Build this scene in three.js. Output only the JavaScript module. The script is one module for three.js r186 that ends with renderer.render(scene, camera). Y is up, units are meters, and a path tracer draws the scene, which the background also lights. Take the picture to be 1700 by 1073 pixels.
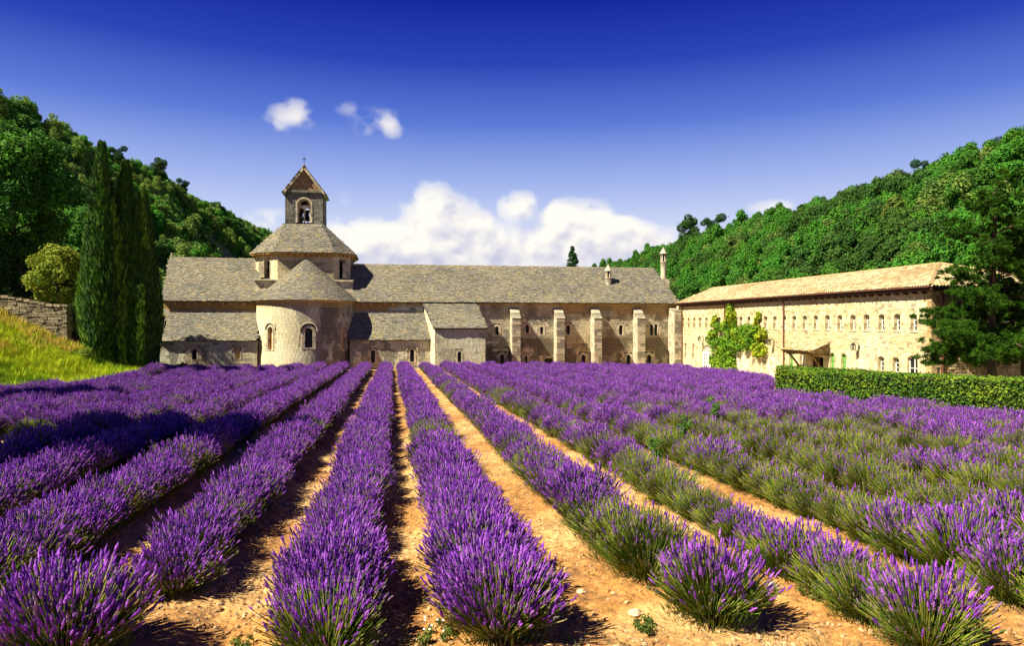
import * as THREE from 'three';
import { mergeGeometries } from 'three/addons/utils/BufferGeometryUtils.js';

/* ---------- camera, sky, sun, exposure ---------- */
const EXPOSURE = 2.75, YAW = 9.77 * Math.PI / 180, EYE = 3.5;
const scene = new THREE.Scene();
const renderer = new THREE.WebGLRenderer({ antialias: true });
renderer.toneMapping = THREE.LinearToneMapping;
renderer.toneMappingExposure = EXPOSURE;
renderer.shadowMap.enabled = true;
renderer.setSize(1024, 647);
const camera = new THREE.PerspectiveCamera(2 * Math.atan(536.5 / 1150) * 180 / Math.PI, 1024 / 647, 0.1, 6000);
camera.position.set(0, EYE, 0);
camera.rotation.y = -YAW;
scene.add(camera);
const SUN = new THREE.Vector3(-1, 1.2, 0.34).normalize();
const sun = new THREE.DirectionalLight(new THREE.Color(1, 0.91, 0.7), 5);
sun.position.set(5, 0, -60).addScaledVector(SUN, 200);
sun.target.position.set(5, 0, -60);
sun.castShadow = true;
sun.shadow.mapSize.set(4096, 4096);
Object.assign(sun.shadow.camera, { left: -110, right: 110, top: 110, bottom: -110, near: 1, far: 500 });
scene.add(sun, sun.target);

/* ---------- helpers ---------- */
function rngOf(a) { return () => { a = (a + 0x6D2B79F5) | 0; let t = Math.imul(a ^ (a >>> 15), 1 | a); t = (t + Math.imul(t ^ (t >>> 7), 61 | t)) ^ t; return ((t ^ (t >>> 14)) >>> 0) / 4294967296; }; }
const R0 = rngOf(7);
const rr = (a, b, r = R0) => a + (b - a) * r();
const mix = (a, b, t) => a + (b - a) * t, clamp = (x, a = 0, b = 1) => Math.min(b, Math.max(a, x));
const sm = (a, b, x) => { const t = clamp((x - a) / (b - a)); return t * t * (3 - 2 * t); };
const h2 = (x, y, s = 0) => { let n = Math.imul(x | 0, 374761393) + Math.imul(y | 0, 668265263) + Math.imul(s | 0, 974634777); n = Math.imul(n ^ (n >>> 13), 1274126177); return ((n ^ (n >>> 16)) >>> 0) / 4294967296; };
function noise(x, y, s = 0, per = 0) {
  const ix = Math.floor(x), iy = Math.floor(y), fx = x - ix, fy = y - iy, u = fx * fx * (3 - 2 * fx), v = fy * fy * (3 - 2 * fy);
  const w = (i) => per ? ((i % per) + per) % per : i;
  return mix(mix(h2(w(ix), w(iy), s), h2(w(ix + 1), w(iy), s), u), mix(h2(w(ix), w(iy + 1), s), h2(w(ix + 1), w(iy + 1), s), u), v);
}
function fbm(x, y, o = 4, s = 0, per = 0) { let a = 0.5, t = 0, n = 0; for (let i = 0; i < o; i++) { t += a * noise(x, y, s + i, per); n += a; a *= 0.5; x *= 2; y *= 2; per *= 2; } return t / n; }
const piece = (pts, x) => { if (x <= pts[0][0]) return pts[0][1]; for (let i = 1; i < pts.length; i++) if (x <= pts[i][0]) return mix(pts[i - 1][1], pts[i][1], (x - pts[i - 1][0]) / (pts[i][0] - pts[i - 1][0])); return pts[pts.length - 1][1]; };
const V = (x, y, d) => new THREE.Vector3(x, y, -d);            // x to the right, y up, d metres ahead
const C = (r, g, b) => new THREE.Color().setRGB(r, g, b);
const cmix = (a, b, t) => [mix(a[0], b[0], t), mix(a[1], b[1], t), mix(a[2], b[2], t)];
const names = {};
const numbered = (n) => { const k = names[n] = (names[n] ?? -1) + 1; return k ? n + '_' + String(k).padStart(3, '0') : n; };
function shade(o) { o.traverse((m) => { if (m.isMesh) { m.castShadow = true; m.receiveShadow = true; } }); return o; }
function tag(o, label, category, group, kind) { o.userData.label = label; if (category) o.userData.category = category; if (group) o.userData.group = group; if (kind) o.userData.kind = kind; return o; }
function thing(name, label, category, pos, group) { const o = new THREE.Group(); o.name = numbered(name); o.position.copy(pos); tag(o, label, category, group); scene.add(o); return o; }
// a part whose geometry is given in world metres, hung under a thing (or a part of it)
function part(name, geo, mat, parent, kind) {
  const m = new THREE.Mesh(geo, mat); m.name = name; parent.add(m);
  const off = new THREE.Vector3(); for (let p = parent; p && p !== scene; p = p.parent) off.add(p.position);
  m.position.copy(off.negate()); if (kind) m.userData.kind = kind; m.castShadow = m.receiveShadow = true; return m;
}
function instanced(name, geo, mat, list, parent) {              // list: {m: Matrix4, c: [r,g,b]}
  const im = new THREE.InstancedMesh(geo, mat, list.length); im.name = name; const col = new THREE.Color();
  list.forEach((e, i) => { im.setMatrixAt(i, e.m); if (e.c) im.setColorAt(i, col.setRGB(...e.c)); });
  im.userData.kind = 'stuff'; im.castShadow = im.receiveShadow = true; parent.add(im);
  if (parent !== scene) { const off = new THREE.Vector3(); for (let p = parent; p && p !== scene; p = p.parent) off.add(p.position); im.position.copy(off.negate()); }
  return im;
}
function geoOf(pos, col, uv) { const g = new THREE.BufferGeometry(); g.setAttribute('position', new THREE.Float32BufferAttribute(pos, 3)); if (col) g.setAttribute('color', new THREE.Float32BufferAttribute(col, 3)); if (uv) g.setAttribute('uv', new THREE.Float32BufferAttribute(uv, 2)); return g; }
function flat(g) { const n = g.index ? g.toNonIndexed() : g; n.computeVertexNormals(); return n; }
function join(list) { return mergeGeometries(list.map((g) => { const n = g.index ? g.toNonIndexed() : g.clone(); for (const k of Object.keys(n.attributes)) if (!['position', 'normal', 'uv'].includes(k)) n.deleteAttribute(k); if (!n.attributes.normal) n.computeVertexNormals(); if (!n.attributes.uv) n.setAttribute('uv', new THREE.Float32BufferAttribute(new Float32Array(n.attributes.position.count * 2), 2)); return n; })); }
function boxUV(g) {                                             // uv in metres from position and face direction
  const n = g.index ? g.toNonIndexed() : g; n.computeVertexNormals(); const p = n.attributes.position, q = n.attributes.normal, uv = [];
  for (let i = 0; i < p.count; i++) { const ax = Math.abs(q.getX(i)), ay = Math.abs(q.getY(i)), az = Math.abs(q.getZ(i)); if (ay > ax && ay > az) uv.push(p.getX(i), p.getZ(i)); else if (ax > az) uv.push(p.getZ(i), p.getY(i)); else uv.push(p.getX(i), p.getY(i)); }
  n.setAttribute('uv', new THREE.Float32BufferAttribute(uv, 2)); return n;
}
function box(x0, x1, y0, y1, d0, d1) { const g = new THREE.BoxGeometry(x1 - x0, y1 - y0, d1 - d0); g.translate((x0 + x1) / 2, (y0 + y1) / 2, -(d0 + d1) / 2); return boxUV(g); }
function solid(pts, faces) {                                    // a closed solid of flat faces (each a loop of indices, seen counter-clockwise)
  const pos = []; for (const f of faces) for (let i = 1; i < f.length - 1; i++) for (const k of [f[0], f[i], f[i + 1]]) pos.push(pts[k].x, pts[k].y, pts[k].z);
  return boxUV(geoOf(pos));
}
function slabOf(poly, t) {                                      // flat polygon of points thickened downwards along its normal
  const n = new THREE.Vector3().crossVectors(poly[1].clone().sub(poly[0]), poly[poly.length - 1].clone().sub(poly[0])).normalize(), k = poly.length;
  const pts = [...poly, ...poly.map((p) => p.clone().addScaledVector(n, -t))], f = [[...poly.keys()], [...poly.keys()].map((i) => 2 * k - 1 - i)];
  for (let i = 0; i < k; i++) f.push([i, i + k, (i + 1) % k + k, (i + 1) % k]);
  return solid(pts, f);
}
function tube(a, b, ra, rb, seg = 6) {
  const d = b.clone().sub(a), g = new THREE.CylinderGeometry(rb, ra, d.length(), seg, 1); g.translate(0, d.length() / 2, 0);
  g.applyQuaternion(new THREE.Quaternion().setFromUnitVectors(new THREE.Vector3(0, 1, 0), d.normalize())); g.translate(a.x, a.y, a.z); return g;
}
class Frame {                                                    // a vertical or sloping plane: origin, u, v, outward normal
  constructor(o, u, v) { this.o = o.clone(); this.u = u.clone().normalize(); this.n = new THREE.Vector3().crossVectors(this.u, v).normalize(); this.v = new THREE.Vector3().crossVectors(this.n, this.u); this.m = new THREE.Matrix4().makeBasis(this.u, this.v, this.n).setPosition(this.o); }
  at(u, v, n = 0) { return this.o.clone().addScaledVector(this.u, u).addScaledVector(this.v, v).addScaledVector(this.n, n); }
  uv(p) { const q = p.clone().sub(this.o); return [q.dot(this.u), q.dot(this.v)]; }
}
const UX = new THREE.Vector3(1, 0, 0), UY = new THREE.Vector3(0, 1, 0), UZ = new THREE.Vector3(0, 0, 1);
function archPath(P, w, h, rise = w / 2, u = 0, v = 0) {         // opening of width w, full height h, bottom centre at u, v
  const s = h - rise, r = (w * w / 4 + rise * rise) / (2 * rise), cy = v + h - r, a = Math.atan2(v + s - cy, w / 2);
  P.moveTo(u - w / 2, v); P.lineTo(u + w / 2, v); P.lineTo(u + w / 2, v + s); P.absarc(u, cy, r, a, Math.PI - a, false); P.lineTo(u - w / 2, v); return P;
}
function wall(frame, poly, holes, t, mat, parent, name = 'wall') {
  const s = new THREE.Shape(poly.map(([u, v]) => new THREE.Vector2(u, v)));
  for (const h of holes) s.holes.push(h.path ?? archPath(new THREE.Path(), h.w, h.h, h.rise, h.u, h.v));
  const g = new THREE.ExtrudeGeometry(s, { depth: t, bevelEnabled: false, curveSegments: 10 }); g.translate(0, 0, -t); g.applyMatrix4(frame.m);
  return part(name, g, mat, parent);
}
const inPoly = (poly, u, v) => { let c = false; for (let i = 0, j = poly.length - 1; i < poly.length; j = i++) { const [a, b] = poly[i], [e, f] = poly[j]; if (b > v !== f > v && u < (e - a) * (v - b) / (f - b) + a) c = !c; } return c; };
// courses of stones laid on a wall plane; each a block standing proud of the wall by a few millimetres to centimetres
function stones(out, frame, poly, holes, { ch = [0.24, 0.36], cl = [0.3, 0.7], proud = [0.008, 0.03], joint = 0.018, color, seed = 1, rough = 0, map }) {
  const r = rngOf(seed), us = poly.map((p) => p[0]), vs = poly.map((p) => p[1]), u0 = Math.min(...us), u1 = Math.max(...us), v0 = Math.min(...vs), v1 = Math.max(...vs);
  for (let v = v0; v < v1 - 0.06;) {
    const h = Math.min(rr(...ch, r), v1 - v);
    for (let u = u0 - r() * cl[0]; u < u1 - 0.05;) {
      const l = rr(...cl, r), a = Math.max(u, u0), b = Math.min(u + l, u1), uc = (a + b) / 2, vc = v + h / 2; u += l;
      if (b - a < 0.1 || !inPoly(poly, uc, vc)) continue;
      if (holes.some((q) => uc + (b - a) / 2 > q.u - q.w / 2 - 0.01 && uc - (b - a) / 2 < q.u + q.w / 2 + 0.01 && vc + h / 2 > q.v && vc - h / 2 < q.v + q.h + 0.01)) continue;
      const pr = rr(...proud, r), m = new THREE.Matrix4().compose(new THREE.Vector3(0, 0, pr - 0.05), new THREE.Quaternion().setFromEuler(new THREE.Euler((r() - 0.5) * rough * 0.3, (r() - 0.5) * rough * 0.3, (r() - 0.5) * rough)), new THREE.Vector3(b - a - joint * rr(0.5, 1.5, r), h - joint * rr(0.5, 1.5, r), 0.1));
      const base = map ? map(uc, vc) : frame.m.clone().multiply(new THREE.Matrix4().makeTranslation(uc, vc, 0));
      out.push({ m: base.multiply(m), c: color(uc, vc, r), size: (b - a) * h });
    }
    v += h;
  }
}
// stone slabs or tiles in courses on a sloping roof face given by its corner points, the first edge being the eave
function roofFace(poly3) { const f = new Frame(poly3[0], poly3[1].clone().sub(poly3[0]), poly3[poly3.length - 1].clone().sub(poly3[0])); return [f, poly3.map((p) => f.uv(p))]; }
function slates(out, poly3, seed, { ex = 0.17, w = [0.18, 0.45], len = 0.28, color }) {
  const [f, poly] = roofFace(poly3), r = rngOf(seed), us = poly.map((p) => p[0]), vs = poly.map((p) => p[1]), u0 = Math.min(...us), u1 = Math.max(...us), v1 = Math.max(...vs);
  for (let v = 0; v < v1; v += ex * rr(0.85, 1.15, r)) for (let u = u0 - r() * 0.3; u < u1 + 0.1;) {
    const l = rr(...w, r), uc = u + l / 2; u += l; if (!inPoly(poly, uc, Math.min(v + ex * 0.4, v1 - 0.03))) continue;
    const m = f.m.clone().multiply(new THREE.Matrix4().compose(new THREE.Vector3(uc, v + len / 2 - 0.07 + (r() - 0.5) * 0.07, 0.045 + r() * 0.025), new THREE.Quaternion().setFromEuler(new THREE.Euler(-0.1 + (r() - 0.5) * 0.07, (r() - 0.5) * 0.07, (r() - 0.5) * 0.12)), new THREE.Vector3(l - 0.012, len * rr(0.9, 1.1, r), rr(0.04, 0.075, r))));
    out.push({ m, c: color(f.at(uc, v), r) });
  }
}
/* ---------- textures ---------- */
function tex(n, fn, srgb, rep = 1) {
  const d = new Uint8Array(n * n * 4);
  for (let y = 0; y < n; y++) for (let x = 0; x < n; x++) { const c = fn(x / n, y / n), i = (y * n + x) * 4; for (let k = 0; k < 3; k++) d[i + k] = clamp(c[k] ?? c[0]) * 255; d[i + 3] = 255; }
  const t = new THREE.DataTexture(d, n, n); t.wrapS = t.wrapT = THREE.RepeatWrapping; t.magFilter = THREE.LinearFilter; t.minFilter = THREE.LinearMipmapLinearFilter; t.generateMipmaps = true; if (srgb) t.colorSpace = THREE.SRGBColorSpace; t.repeat.set(rep, rep); t.needsUpdate = true; return t;
}
const g3 = (v) => [v, v, v];
const stoneTex = tex(512, (x, y) => { const a = fbm(x * 8, y * 8, 5, 3, 8), b = noise(x * 64, y * 64, 9, 64), s = fbm(x * 16, y * 16, 3, 40, 16); const v = 0.9 + 0.3 * (a - 0.5) * 1.8 + (b - 0.5) * 0.16 - (s > 0.66 ? 0.2 : 0); return [v, v * 0.985, v * 0.95]; }, true, 0.28);
const stoneBump = tex(512, (x, y) => g3(fbm(x * 16, y * 16, 5, 77, 16)), false, 0.5);
const soilTex = tex(1024, (x, y) => { const a = fbm(x * 6, y * 6, 5, 11, 6), b = fbm(x * 48, y * 48, 3, 21, 48), g = noise(x * 220, y * 220, 31, 220); const v = 0.9 + (a - 0.5) * 0.4 + (b - 0.5) * 0.3 + (g - 0.5) * 0.22; const p = b > 0.66 ? 1 : 0; return [v + p * 0.06, v * 0.97 + p * 0.1, v * 0.9 + p * 0.16]; }, true, 1 / 5);
const soilBump = tex(1024, (x, y) => g3(0.55 * fbm(x * 20, y * 20, 5, 61, 20) + 0.45 * Math.pow(fbm(x * 60, y * 60, 3, 71, 60), 1.5)), false, 1 / 5);
const grainTex = stoneTex.clone(); grainTex.repeat.set(0.6, 0.6); grainTex.needsUpdate = true;
const barkTex = tex(256, (x, y) => { const v = 0.6 + 0.5 * (fbm(x * 24, y * 5, 4, 5) - 0.5) * 2; return [v, v * 0.95, v * 0.88]; }, true, 1);
const std = (c, rough = 0.9, o = {}) => new THREE.MeshStandardMaterial({ color: C(...c), roughness: rough, ...o });
const M = {
  wall: std([0.5, 0.44, 0.32], 0.95, { map: stoneTex, bumpMap: stoneBump, bumpScale: 0.03 }),
  stone: std([0.88, 0.91, 0.88], 0.95, { map: grainTex }),
  trim: std([0.56, 0.5, 0.37], 0.9, { map: stoneTex, bumpMap: stoneBump, bumpScale: 0.012 }),
  butt: std([0.5, 0.45, 0.34], 0.95, { map: stoneTex, bumpMap: stoneBump, bumpScale: 0.02 }),
  ochre: std([0.6, 0.38, 0.14], 0.95, { map: stoneTex }),
  roof: std([0.12, 0.105, 0.08], 0.95, { map: stoneTex }),
  wingStone: std([0.98, 0.97, 0.95], 0.95, { map: grainTex }),
  slate: std([0.86, 0.86, 0.86], 0.92, { map: grainTex }),
  wing: std([0.66, 0.56, 0.34], 0.95, { map: stoneTex, bumpMap: stoneBump, bumpScale: 0.025 }),
  plaster: std([0.68, 0.6, 0.43], 0.95, { map: stoneTex, bumpMap: stoneBump, bumpScale: 0.008 }),
  rubble: std([0.3, 0.24, 0.14], 0.98, { map: stoneTex, bumpMap: stoneBump, bumpScale: 0.04 }),
  dark: std([0.012, 0.011, 0.01], 0.35),
  pane: new THREE.MeshPhysicalMaterial({ color: C(0.016, 0.016, 0.018), roughness: 0.25, specularIntensity: 0.3 }),
  litReveal: std([0.6, 0.36, 0.11], 0.7),  // ochre of a sunlit stone reveal, painted as a flat fill
  white: std([0.75, 0.74, 0.68], 0.55),
  wood: std([0.4, 0.24, 0.1], 0.75, { map: barkTex }),
  redwood: std([0.13, 0.042, 0.018], 0.75, { map: barkTex }),
  zinc: std([0.16, 0.06, 0.035], 0.5, { metalness: 0.4 }),
  windowGreen: std([0.13, 0.3, 0.07], 0.6),
  door: std([0.11, 0.028, 0.014], 0.6),
  iron: std([0.02, 0.02, 0.02], 0.5, { metalness: 0.6 }),
  bronze: std([0.05, 0.055, 0.045], 0.45, { metalness: 0.7 }),
  tile: std([0.7, 0.7, 0.7], 0.9),
  bark: std([0.12, 0.085, 0.055], 0.95, { map: barkTex }),
  lamp: new THREE.MeshPhysicalMaterial({ color: C(0.8, 0.85, 0.85), roughness: 0.1, transmission: 1, thickness: 0 }),
  leaf: new THREE.MeshPhysicalMaterial({ vertexColors: true, roughness: 0.9, transmission: 0.28, thickness: 0, side: THREE.DoubleSide, specularIntensity: 0.25 }),
  leafSolid: new THREE.MeshPhysicalMaterial({ vertexColors: true, roughness: 0.9, specularIntensity: 0.2, side: THREE.DoubleSide }),
  flower: new THREE.MeshPhysicalMaterial({ color: C(1, 0.82, 1), vertexColors: true, roughness: 0.95, transmission: 0.3, thickness: 0, specularIntensity: 0.2 }),
};
/* ---------- sky ---------- */
{
  const W = 4096, H = 2048, data = new Float32Array(W * H * 4), K = 1 / EXPOSURE;
  const grad = [[0, [0.86, 0.88, 0.97]], [4, [0.8, 0.84, 0.96]], [7, [0.67, 0.74, 0.95]], [11.5, [0.35, 0.46, 0.85]], [16, [0.105, 0.2, 0.68]], [20.5, [0.024, 0.062, 0.47]], [25, [0.007, 0.021, 0.34]], [32, [0.005, 0.016, 0.27]], [90, [0.004, 0.012, 0.19]]];
  const deg = 180 / Math.PI;
  const dirOf = (px, py) => { const x = px - 850; return [(YAW + Math.atan(x / 1150)) * deg, Math.atan((536.5 - py) / Math.hypot(1150, x)) * deg]; };
  // cumulus heaps: centre and half sizes in degrees; a bank goes on round the whole horizon
  const heaps = [];
  const heap = (px, py, rx, ry, k = 1) => { const [a, e] = dirOf(px, py); heaps.push([a, e, rx / 20, ry / 20, k]); };
  heap(720, 338, 42, 34); heap(740, 362, 75, 36); heap(858, 345, 34, 26); heap(955, 365, 62, 34); heap(925, 352, 24, 20); heap(630, 398, 70, 34, 0.9); heap(700, 405, 100, 32); heap(850, 410, 120, 38); heap(990, 395, 90, 36); heap(1075, 402, 85, 26, 0.85); heap(1010, 380, 60, 26); heap(560, 398, 70, 34, 0.75); heap(450, 366, 44, 18, 0.8); heap(790, 436, 380, 34, 0.95); heap(790, 375, 34, 22);
  heap(1285, 346, 40, 14, 0.75); heap(1190, 385, 50, 14, 0.35); heap(490, 190, 36, 24, 0.8); heap(468, 208, 26, 17, 0.6); heap(594, 188, 40, 18, 0.5); heap(606, 214, 52, 18, 0.52); heap(638, 204, 26, 22, 0.54); heap(652, 218, 22, 14, 0.48); heap(575, 330, 30, 14, 0.35); heap(390, 278, 24, 7, 0.22); heap(590, 310, 24, 6, 0.2);
  const r = rngOf(99);
  for (let a = 60; a < 330; a += rr(5, 12, r)) heaps.push([a, rr(3, 7, r), rr(2.5, 6, r), rr(1.2, 2.6, r), rr(0.5, 1, r)]);
  const dens = (az, el) => {
    let s = 0;
    for (const [a, e, rx, ry, k] of heaps) { let da = az - a; if (da > 180) da -= 360; if (da < -180) da += 360; if (Math.abs(da) > rx * 1.9) continue; const dy = (el - e) / (el > e ? ry : ry * 0.9), q = da * da / rx / rx + dy * dy; if (q < 3) { const c = k * Math.max(0, 1 - q * 0.55); s = Math.max(s, c) + 0.25 * Math.min(s, c); } }
    return s;
  };
  for (let y = 0; y < H; y++) {
    const el = ((y + 0.5) / H - 0.5) * 180; let g = grad[0][1];
    for (let i = 1; i < grad.length; i++) if (el > grad[i - 1][0] && el <= grad[i][0]) g = cmix(grad[i - 1][1], grad[i][1], (el - grad[i - 1][0]) / (grad[i][0] - grad[i - 1][0]));
    if (el > 90 - 1e-6) g = grad[grad.length - 1][1];
    if (el < 0) g = [0.16, 0.15, 0.1];
    for (let x = 0; x < W; x++) {
      const i = (y * W + x) * 4; let c = g;
      if (el > 0 && el < 22) {
        const th = ((x + 0.5) / W - 0.5) * 2 * Math.PI, az = Math.atan2(Math.cos(th), -Math.sin(th)) * deg;   // clockwise from straight ahead (-z)
        const wx = az + (fbm(az * 0.8, el * 0.8, 2, 5) - 0.5) * 1.2;
        const d0 = dens(wx, el) * mix(0.68, 1.2, fbm(az * 0.35 + 9, el * 0.5, 2, 55));
        if (d0 > 0.01) {
          const n = fbm(az * 0.8, el * 1.0, 7, 17), d = d0 + (n - 0.5) * 1.3 * Math.min(1, d0 * 2.2), al = sm(0.16, 0.6, d) * mix(0.06, 1, Math.pow(Math.min(1, d0 * 1.1), 1.7));
          if (al > 0) { const dl = dens(wx - 1.1, el + 1.1) + (fbm((az - 0.6) * 0.8, (el + 0.7) * 1.0, 5, 17) - 0.5) * 1.1, lit = clamp(0.66 + (d - dl) * 0.85, 0.1, 1) * mix(0.9, 1, sm(3, 8, el)); const cc = cmix([0.56, 0.57, 0.76], [1.06, 1.02, 0.93], lit); c = cmix(g, cc, al); }
        }
      }
      data[i] = c[0] * K; data[i + 1] = c[1] * K; data[i + 2] = c[2] * K; data[i + 3] = 1;
    }
  }
  const t = new THREE.DataTexture(data, W, H, THREE.RGBAFormat, THREE.FloatType); t.mapping = THREE.EquirectangularReflectionMapping; t.magFilter = THREE.LinearFilter; t.colorSpace = THREE.LinearSRGBColorSpace; t.needsUpdate = true;
  scene.background = t; scene.environment = t;
}

/* ---------- terrain ---------- */
const ROW = (k) => ({ '-1': -2.9, 0: -0.74, 1: 1.2, 2: 3.55, 3: 5.75, 4: 7.95 })[k] ?? (k < 0 ? -0.7 + 2.3 * k : -1.3 + 2.28 * k);
const rowDist = (x) => { let m = 9; const k0 = Math.round((x + 0.9) / 2.29); for (let k = k0 - 1; k <= k0 + 1; k++) m = Math.min(m, Math.abs(x - ROW(k))); return m; };
const bankStart = (d) => piece([[0, -30], [30, -27], [45, -23], [55, -20.5], [70, -20.3], [80, -24]], d);
function fieldY(x, d) { return -0.0217 * clamp(d, -40, 80); }
function groundY(x, d) {
  let y = fieldY(x, d);
  const s = bankStart(d) - x;
  if (s > 0 && d < 120) { const q = s < 3 ? 0.12 * s * s : 1.08 + 0.62 * (s - 3); y += Math.min(q * 0.93, 8) * sm(92, 84, d) + 0; }
  y += 0.75 * Math.exp(-((x + 22) ** 2 + (d - 61) ** 2) / 22);
  const w = sm(27.9, 30.5, x) * sm(20, 30, d); y = mix(y, -1.8, w);
  const far = sm(84, 100, d); y = mix(y, -1.8, far * sm(-60, -20, x));
  if (x > -24 && x < 27.8 && d < 78) {                       // ridged earth under each row, hollow paths between
    const ph = rowDist(x); y += 0.1 * sm(1.0, 0.3, ph) - 0.03;
    if (d < 30) y += (fbm(x * 1.7, d * 1.7, 4, 8) - 0.5) * 0.1 + (fbm(x * 6, d * 6, 3, 9) - 0.5) * 0.07;
  }
  if (d < -2 || d > 120 || Math.abs(x) > 60) y += 0; 
  return y;
}
{
  const xs = [], ds = [];
  for (let x = -3000; x <= 3000;) { xs.push(x); const a = Math.abs(x); x += a < 7 ? 0.075 : a < 14 ? 0.2 : a < 40 ? 0.5 : a < 90 ? 4 : a < 400 ? 40 : 400; }
  for (let d = -1500; d <= 5000;) { ds.push(d); d += d < -250 ? 200 : d < -40 ? 30 : d < 4 ? 4 : d < 6.5 ? 0.5 : d < 13 ? 0.075 : d < 18 ? 0.12 : d < 30 ? 0.25 : d < 85 ? 0.6 : d < 140 ? 6 : d < 500 ? 60 : 500; }
  const pos = [], uv = [], idx = [], col = [];
  const soil = [0.37, 0.178, 0.047], pale = [0.49, 0.3, 0.12], grass = [0.13, 0.2, 0.018], dry = [0.26, 0.28, 0.03], gravel = [0.6, 0.53, 0.36];
  ds.forEach((d, j) => xs.forEach((x, i) => {
    pos.push(x, groundY(x, d), -d); uv.push(x, d);
    const n = fbm(x * 0.5, d * 0.5, 4, 33), s = bankStart(d) - x; let c = cmix(soil, pale, sm(0.4, 0.68, n));
    c = cmix(c, cmix(grass, dry, sm(0.45, 0.65, fbm(x * 0.4, d * 0.4, 3, 44))), sm(-0.3, 0.6, s + (n - 0.5)));
    c = cmix(c, gravel, sm(28, 29.5, x) * sm(20, 30, d)); if (d > 90 || Math.abs(x) > 60) c = grass;
    col.push(...c);
    if (i && j) { const a = j * xs.length + i, b = a - 1, e = a - xs.length, f = e - 1; idx.push(f, e, a, f, a, b); }
  }));
  const g = geoOf(pos, col, uv); g.setIndex(idx); g.computeVertexNormals();
  const m = new THREE.Mesh(g, std([1, 1, 1], 0.97, { vertexColors: true, map: soilTex, bumpMap: soilBump, bumpScale: 0.11 })); m.name = 'ground'; m.receiveShadow = true;
  tag(m, 'ochre earth of the lavender field with the grassy bank and gravel court around it', 'ground', null, 'structure'); scene.add(m);
}
const crestL = (d) => [piece([[40, -84], [150, -75.4], [330, -53.4], [420, -36], [520, -20]], d), piece([[40, 47], [150, 45.5], [230, 43.5], [330, 40], [420, 16], [480, -2]], d), piece([[40, -33], [80, -33], [110, -30], [200, -26], [330, -20], [520, 0]], d)];
const crestR = (d) => [110, piece([[0, 24], [60, 30.5], [86, 31], [180, 30], [240, 30], [345, 26.5], [440, 10], [520, -2]], d), piece([[0, 52], [90, 52], [150, 47], [300, 45], [520, 60]], d)];
function hillY(x, d, left) {
  const [xc, hc, xb] = (left ? crestL : crestR)(d), t = (x - xb) / (xc - xb);
  if (t < -0.02) return -6;
  const b = groundY(xb, d) - 0.6, e = sm(0, 1.1, t) * 0.5 + Math.min(t, 1) * 0.5;
  return b + (hc - b) * Math.min(1, e * 1.0) + (t < 1 ? (fbm(x * 0.045, d * 0.045, 4, left ? 60 : 70) - 0.5) * 9 * sm(0.05, 0.4, t) * sm(1, 0.6, t) : -(t - 1) * (hc - b) * 0.35);
}
function hill(name, left, label) {
  const pos = [], idx = [], col = [], uv = [], nx = 60, nd = 130; 
  for (let j = 0; j <= nd; j++) { const d = (left ? 62 : 10) + j * 3.6, [xc, , xb] = (left ? crestL : crestR)(d); for (let i = 0; i <= nx; i++) { const t = -0.02 + i / nx * 1.55, x = xb + (xc - xb) * t; pos.push(x, hillY(x, d, left), -d); uv.push(x, d); const n = fbm(x * 0.08, d * 0.08, 4, 90); col.push(...cmix([0.06, 0.11, 0.02], [0.12, 0.14, 0.045], sm(0.4, 0.65, n))); } }
  const w = nx + 1; for (let j = 1; j <= nd; j++) for (let i = 1; i <= nx; i++) { const a = j * w + i, b = a - 1, e = a - w, f = e - 1; left ? idx.push(f, b, a, f, a, e) : idx.push(f, e, a, f, a, b); }
  const g = geoOf(pos, col, uv); g.setIndex(idx); g.computeVertexNormals();
  const m = new THREE.Mesh(g, std([1, 1, 1], 1, { vertexColors: true, map: soilTex })); m.name = name; m.castShadow = m.receiveShadow = true; scene.add(m);
  return tag(m, label, 'hill', null, 'structure');
}
hill('hillside', true, 'steep wooded hillside to the left behind the church');
hill('hillside_001', false, 'green wooded hillside to the right behind the long wing');

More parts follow.
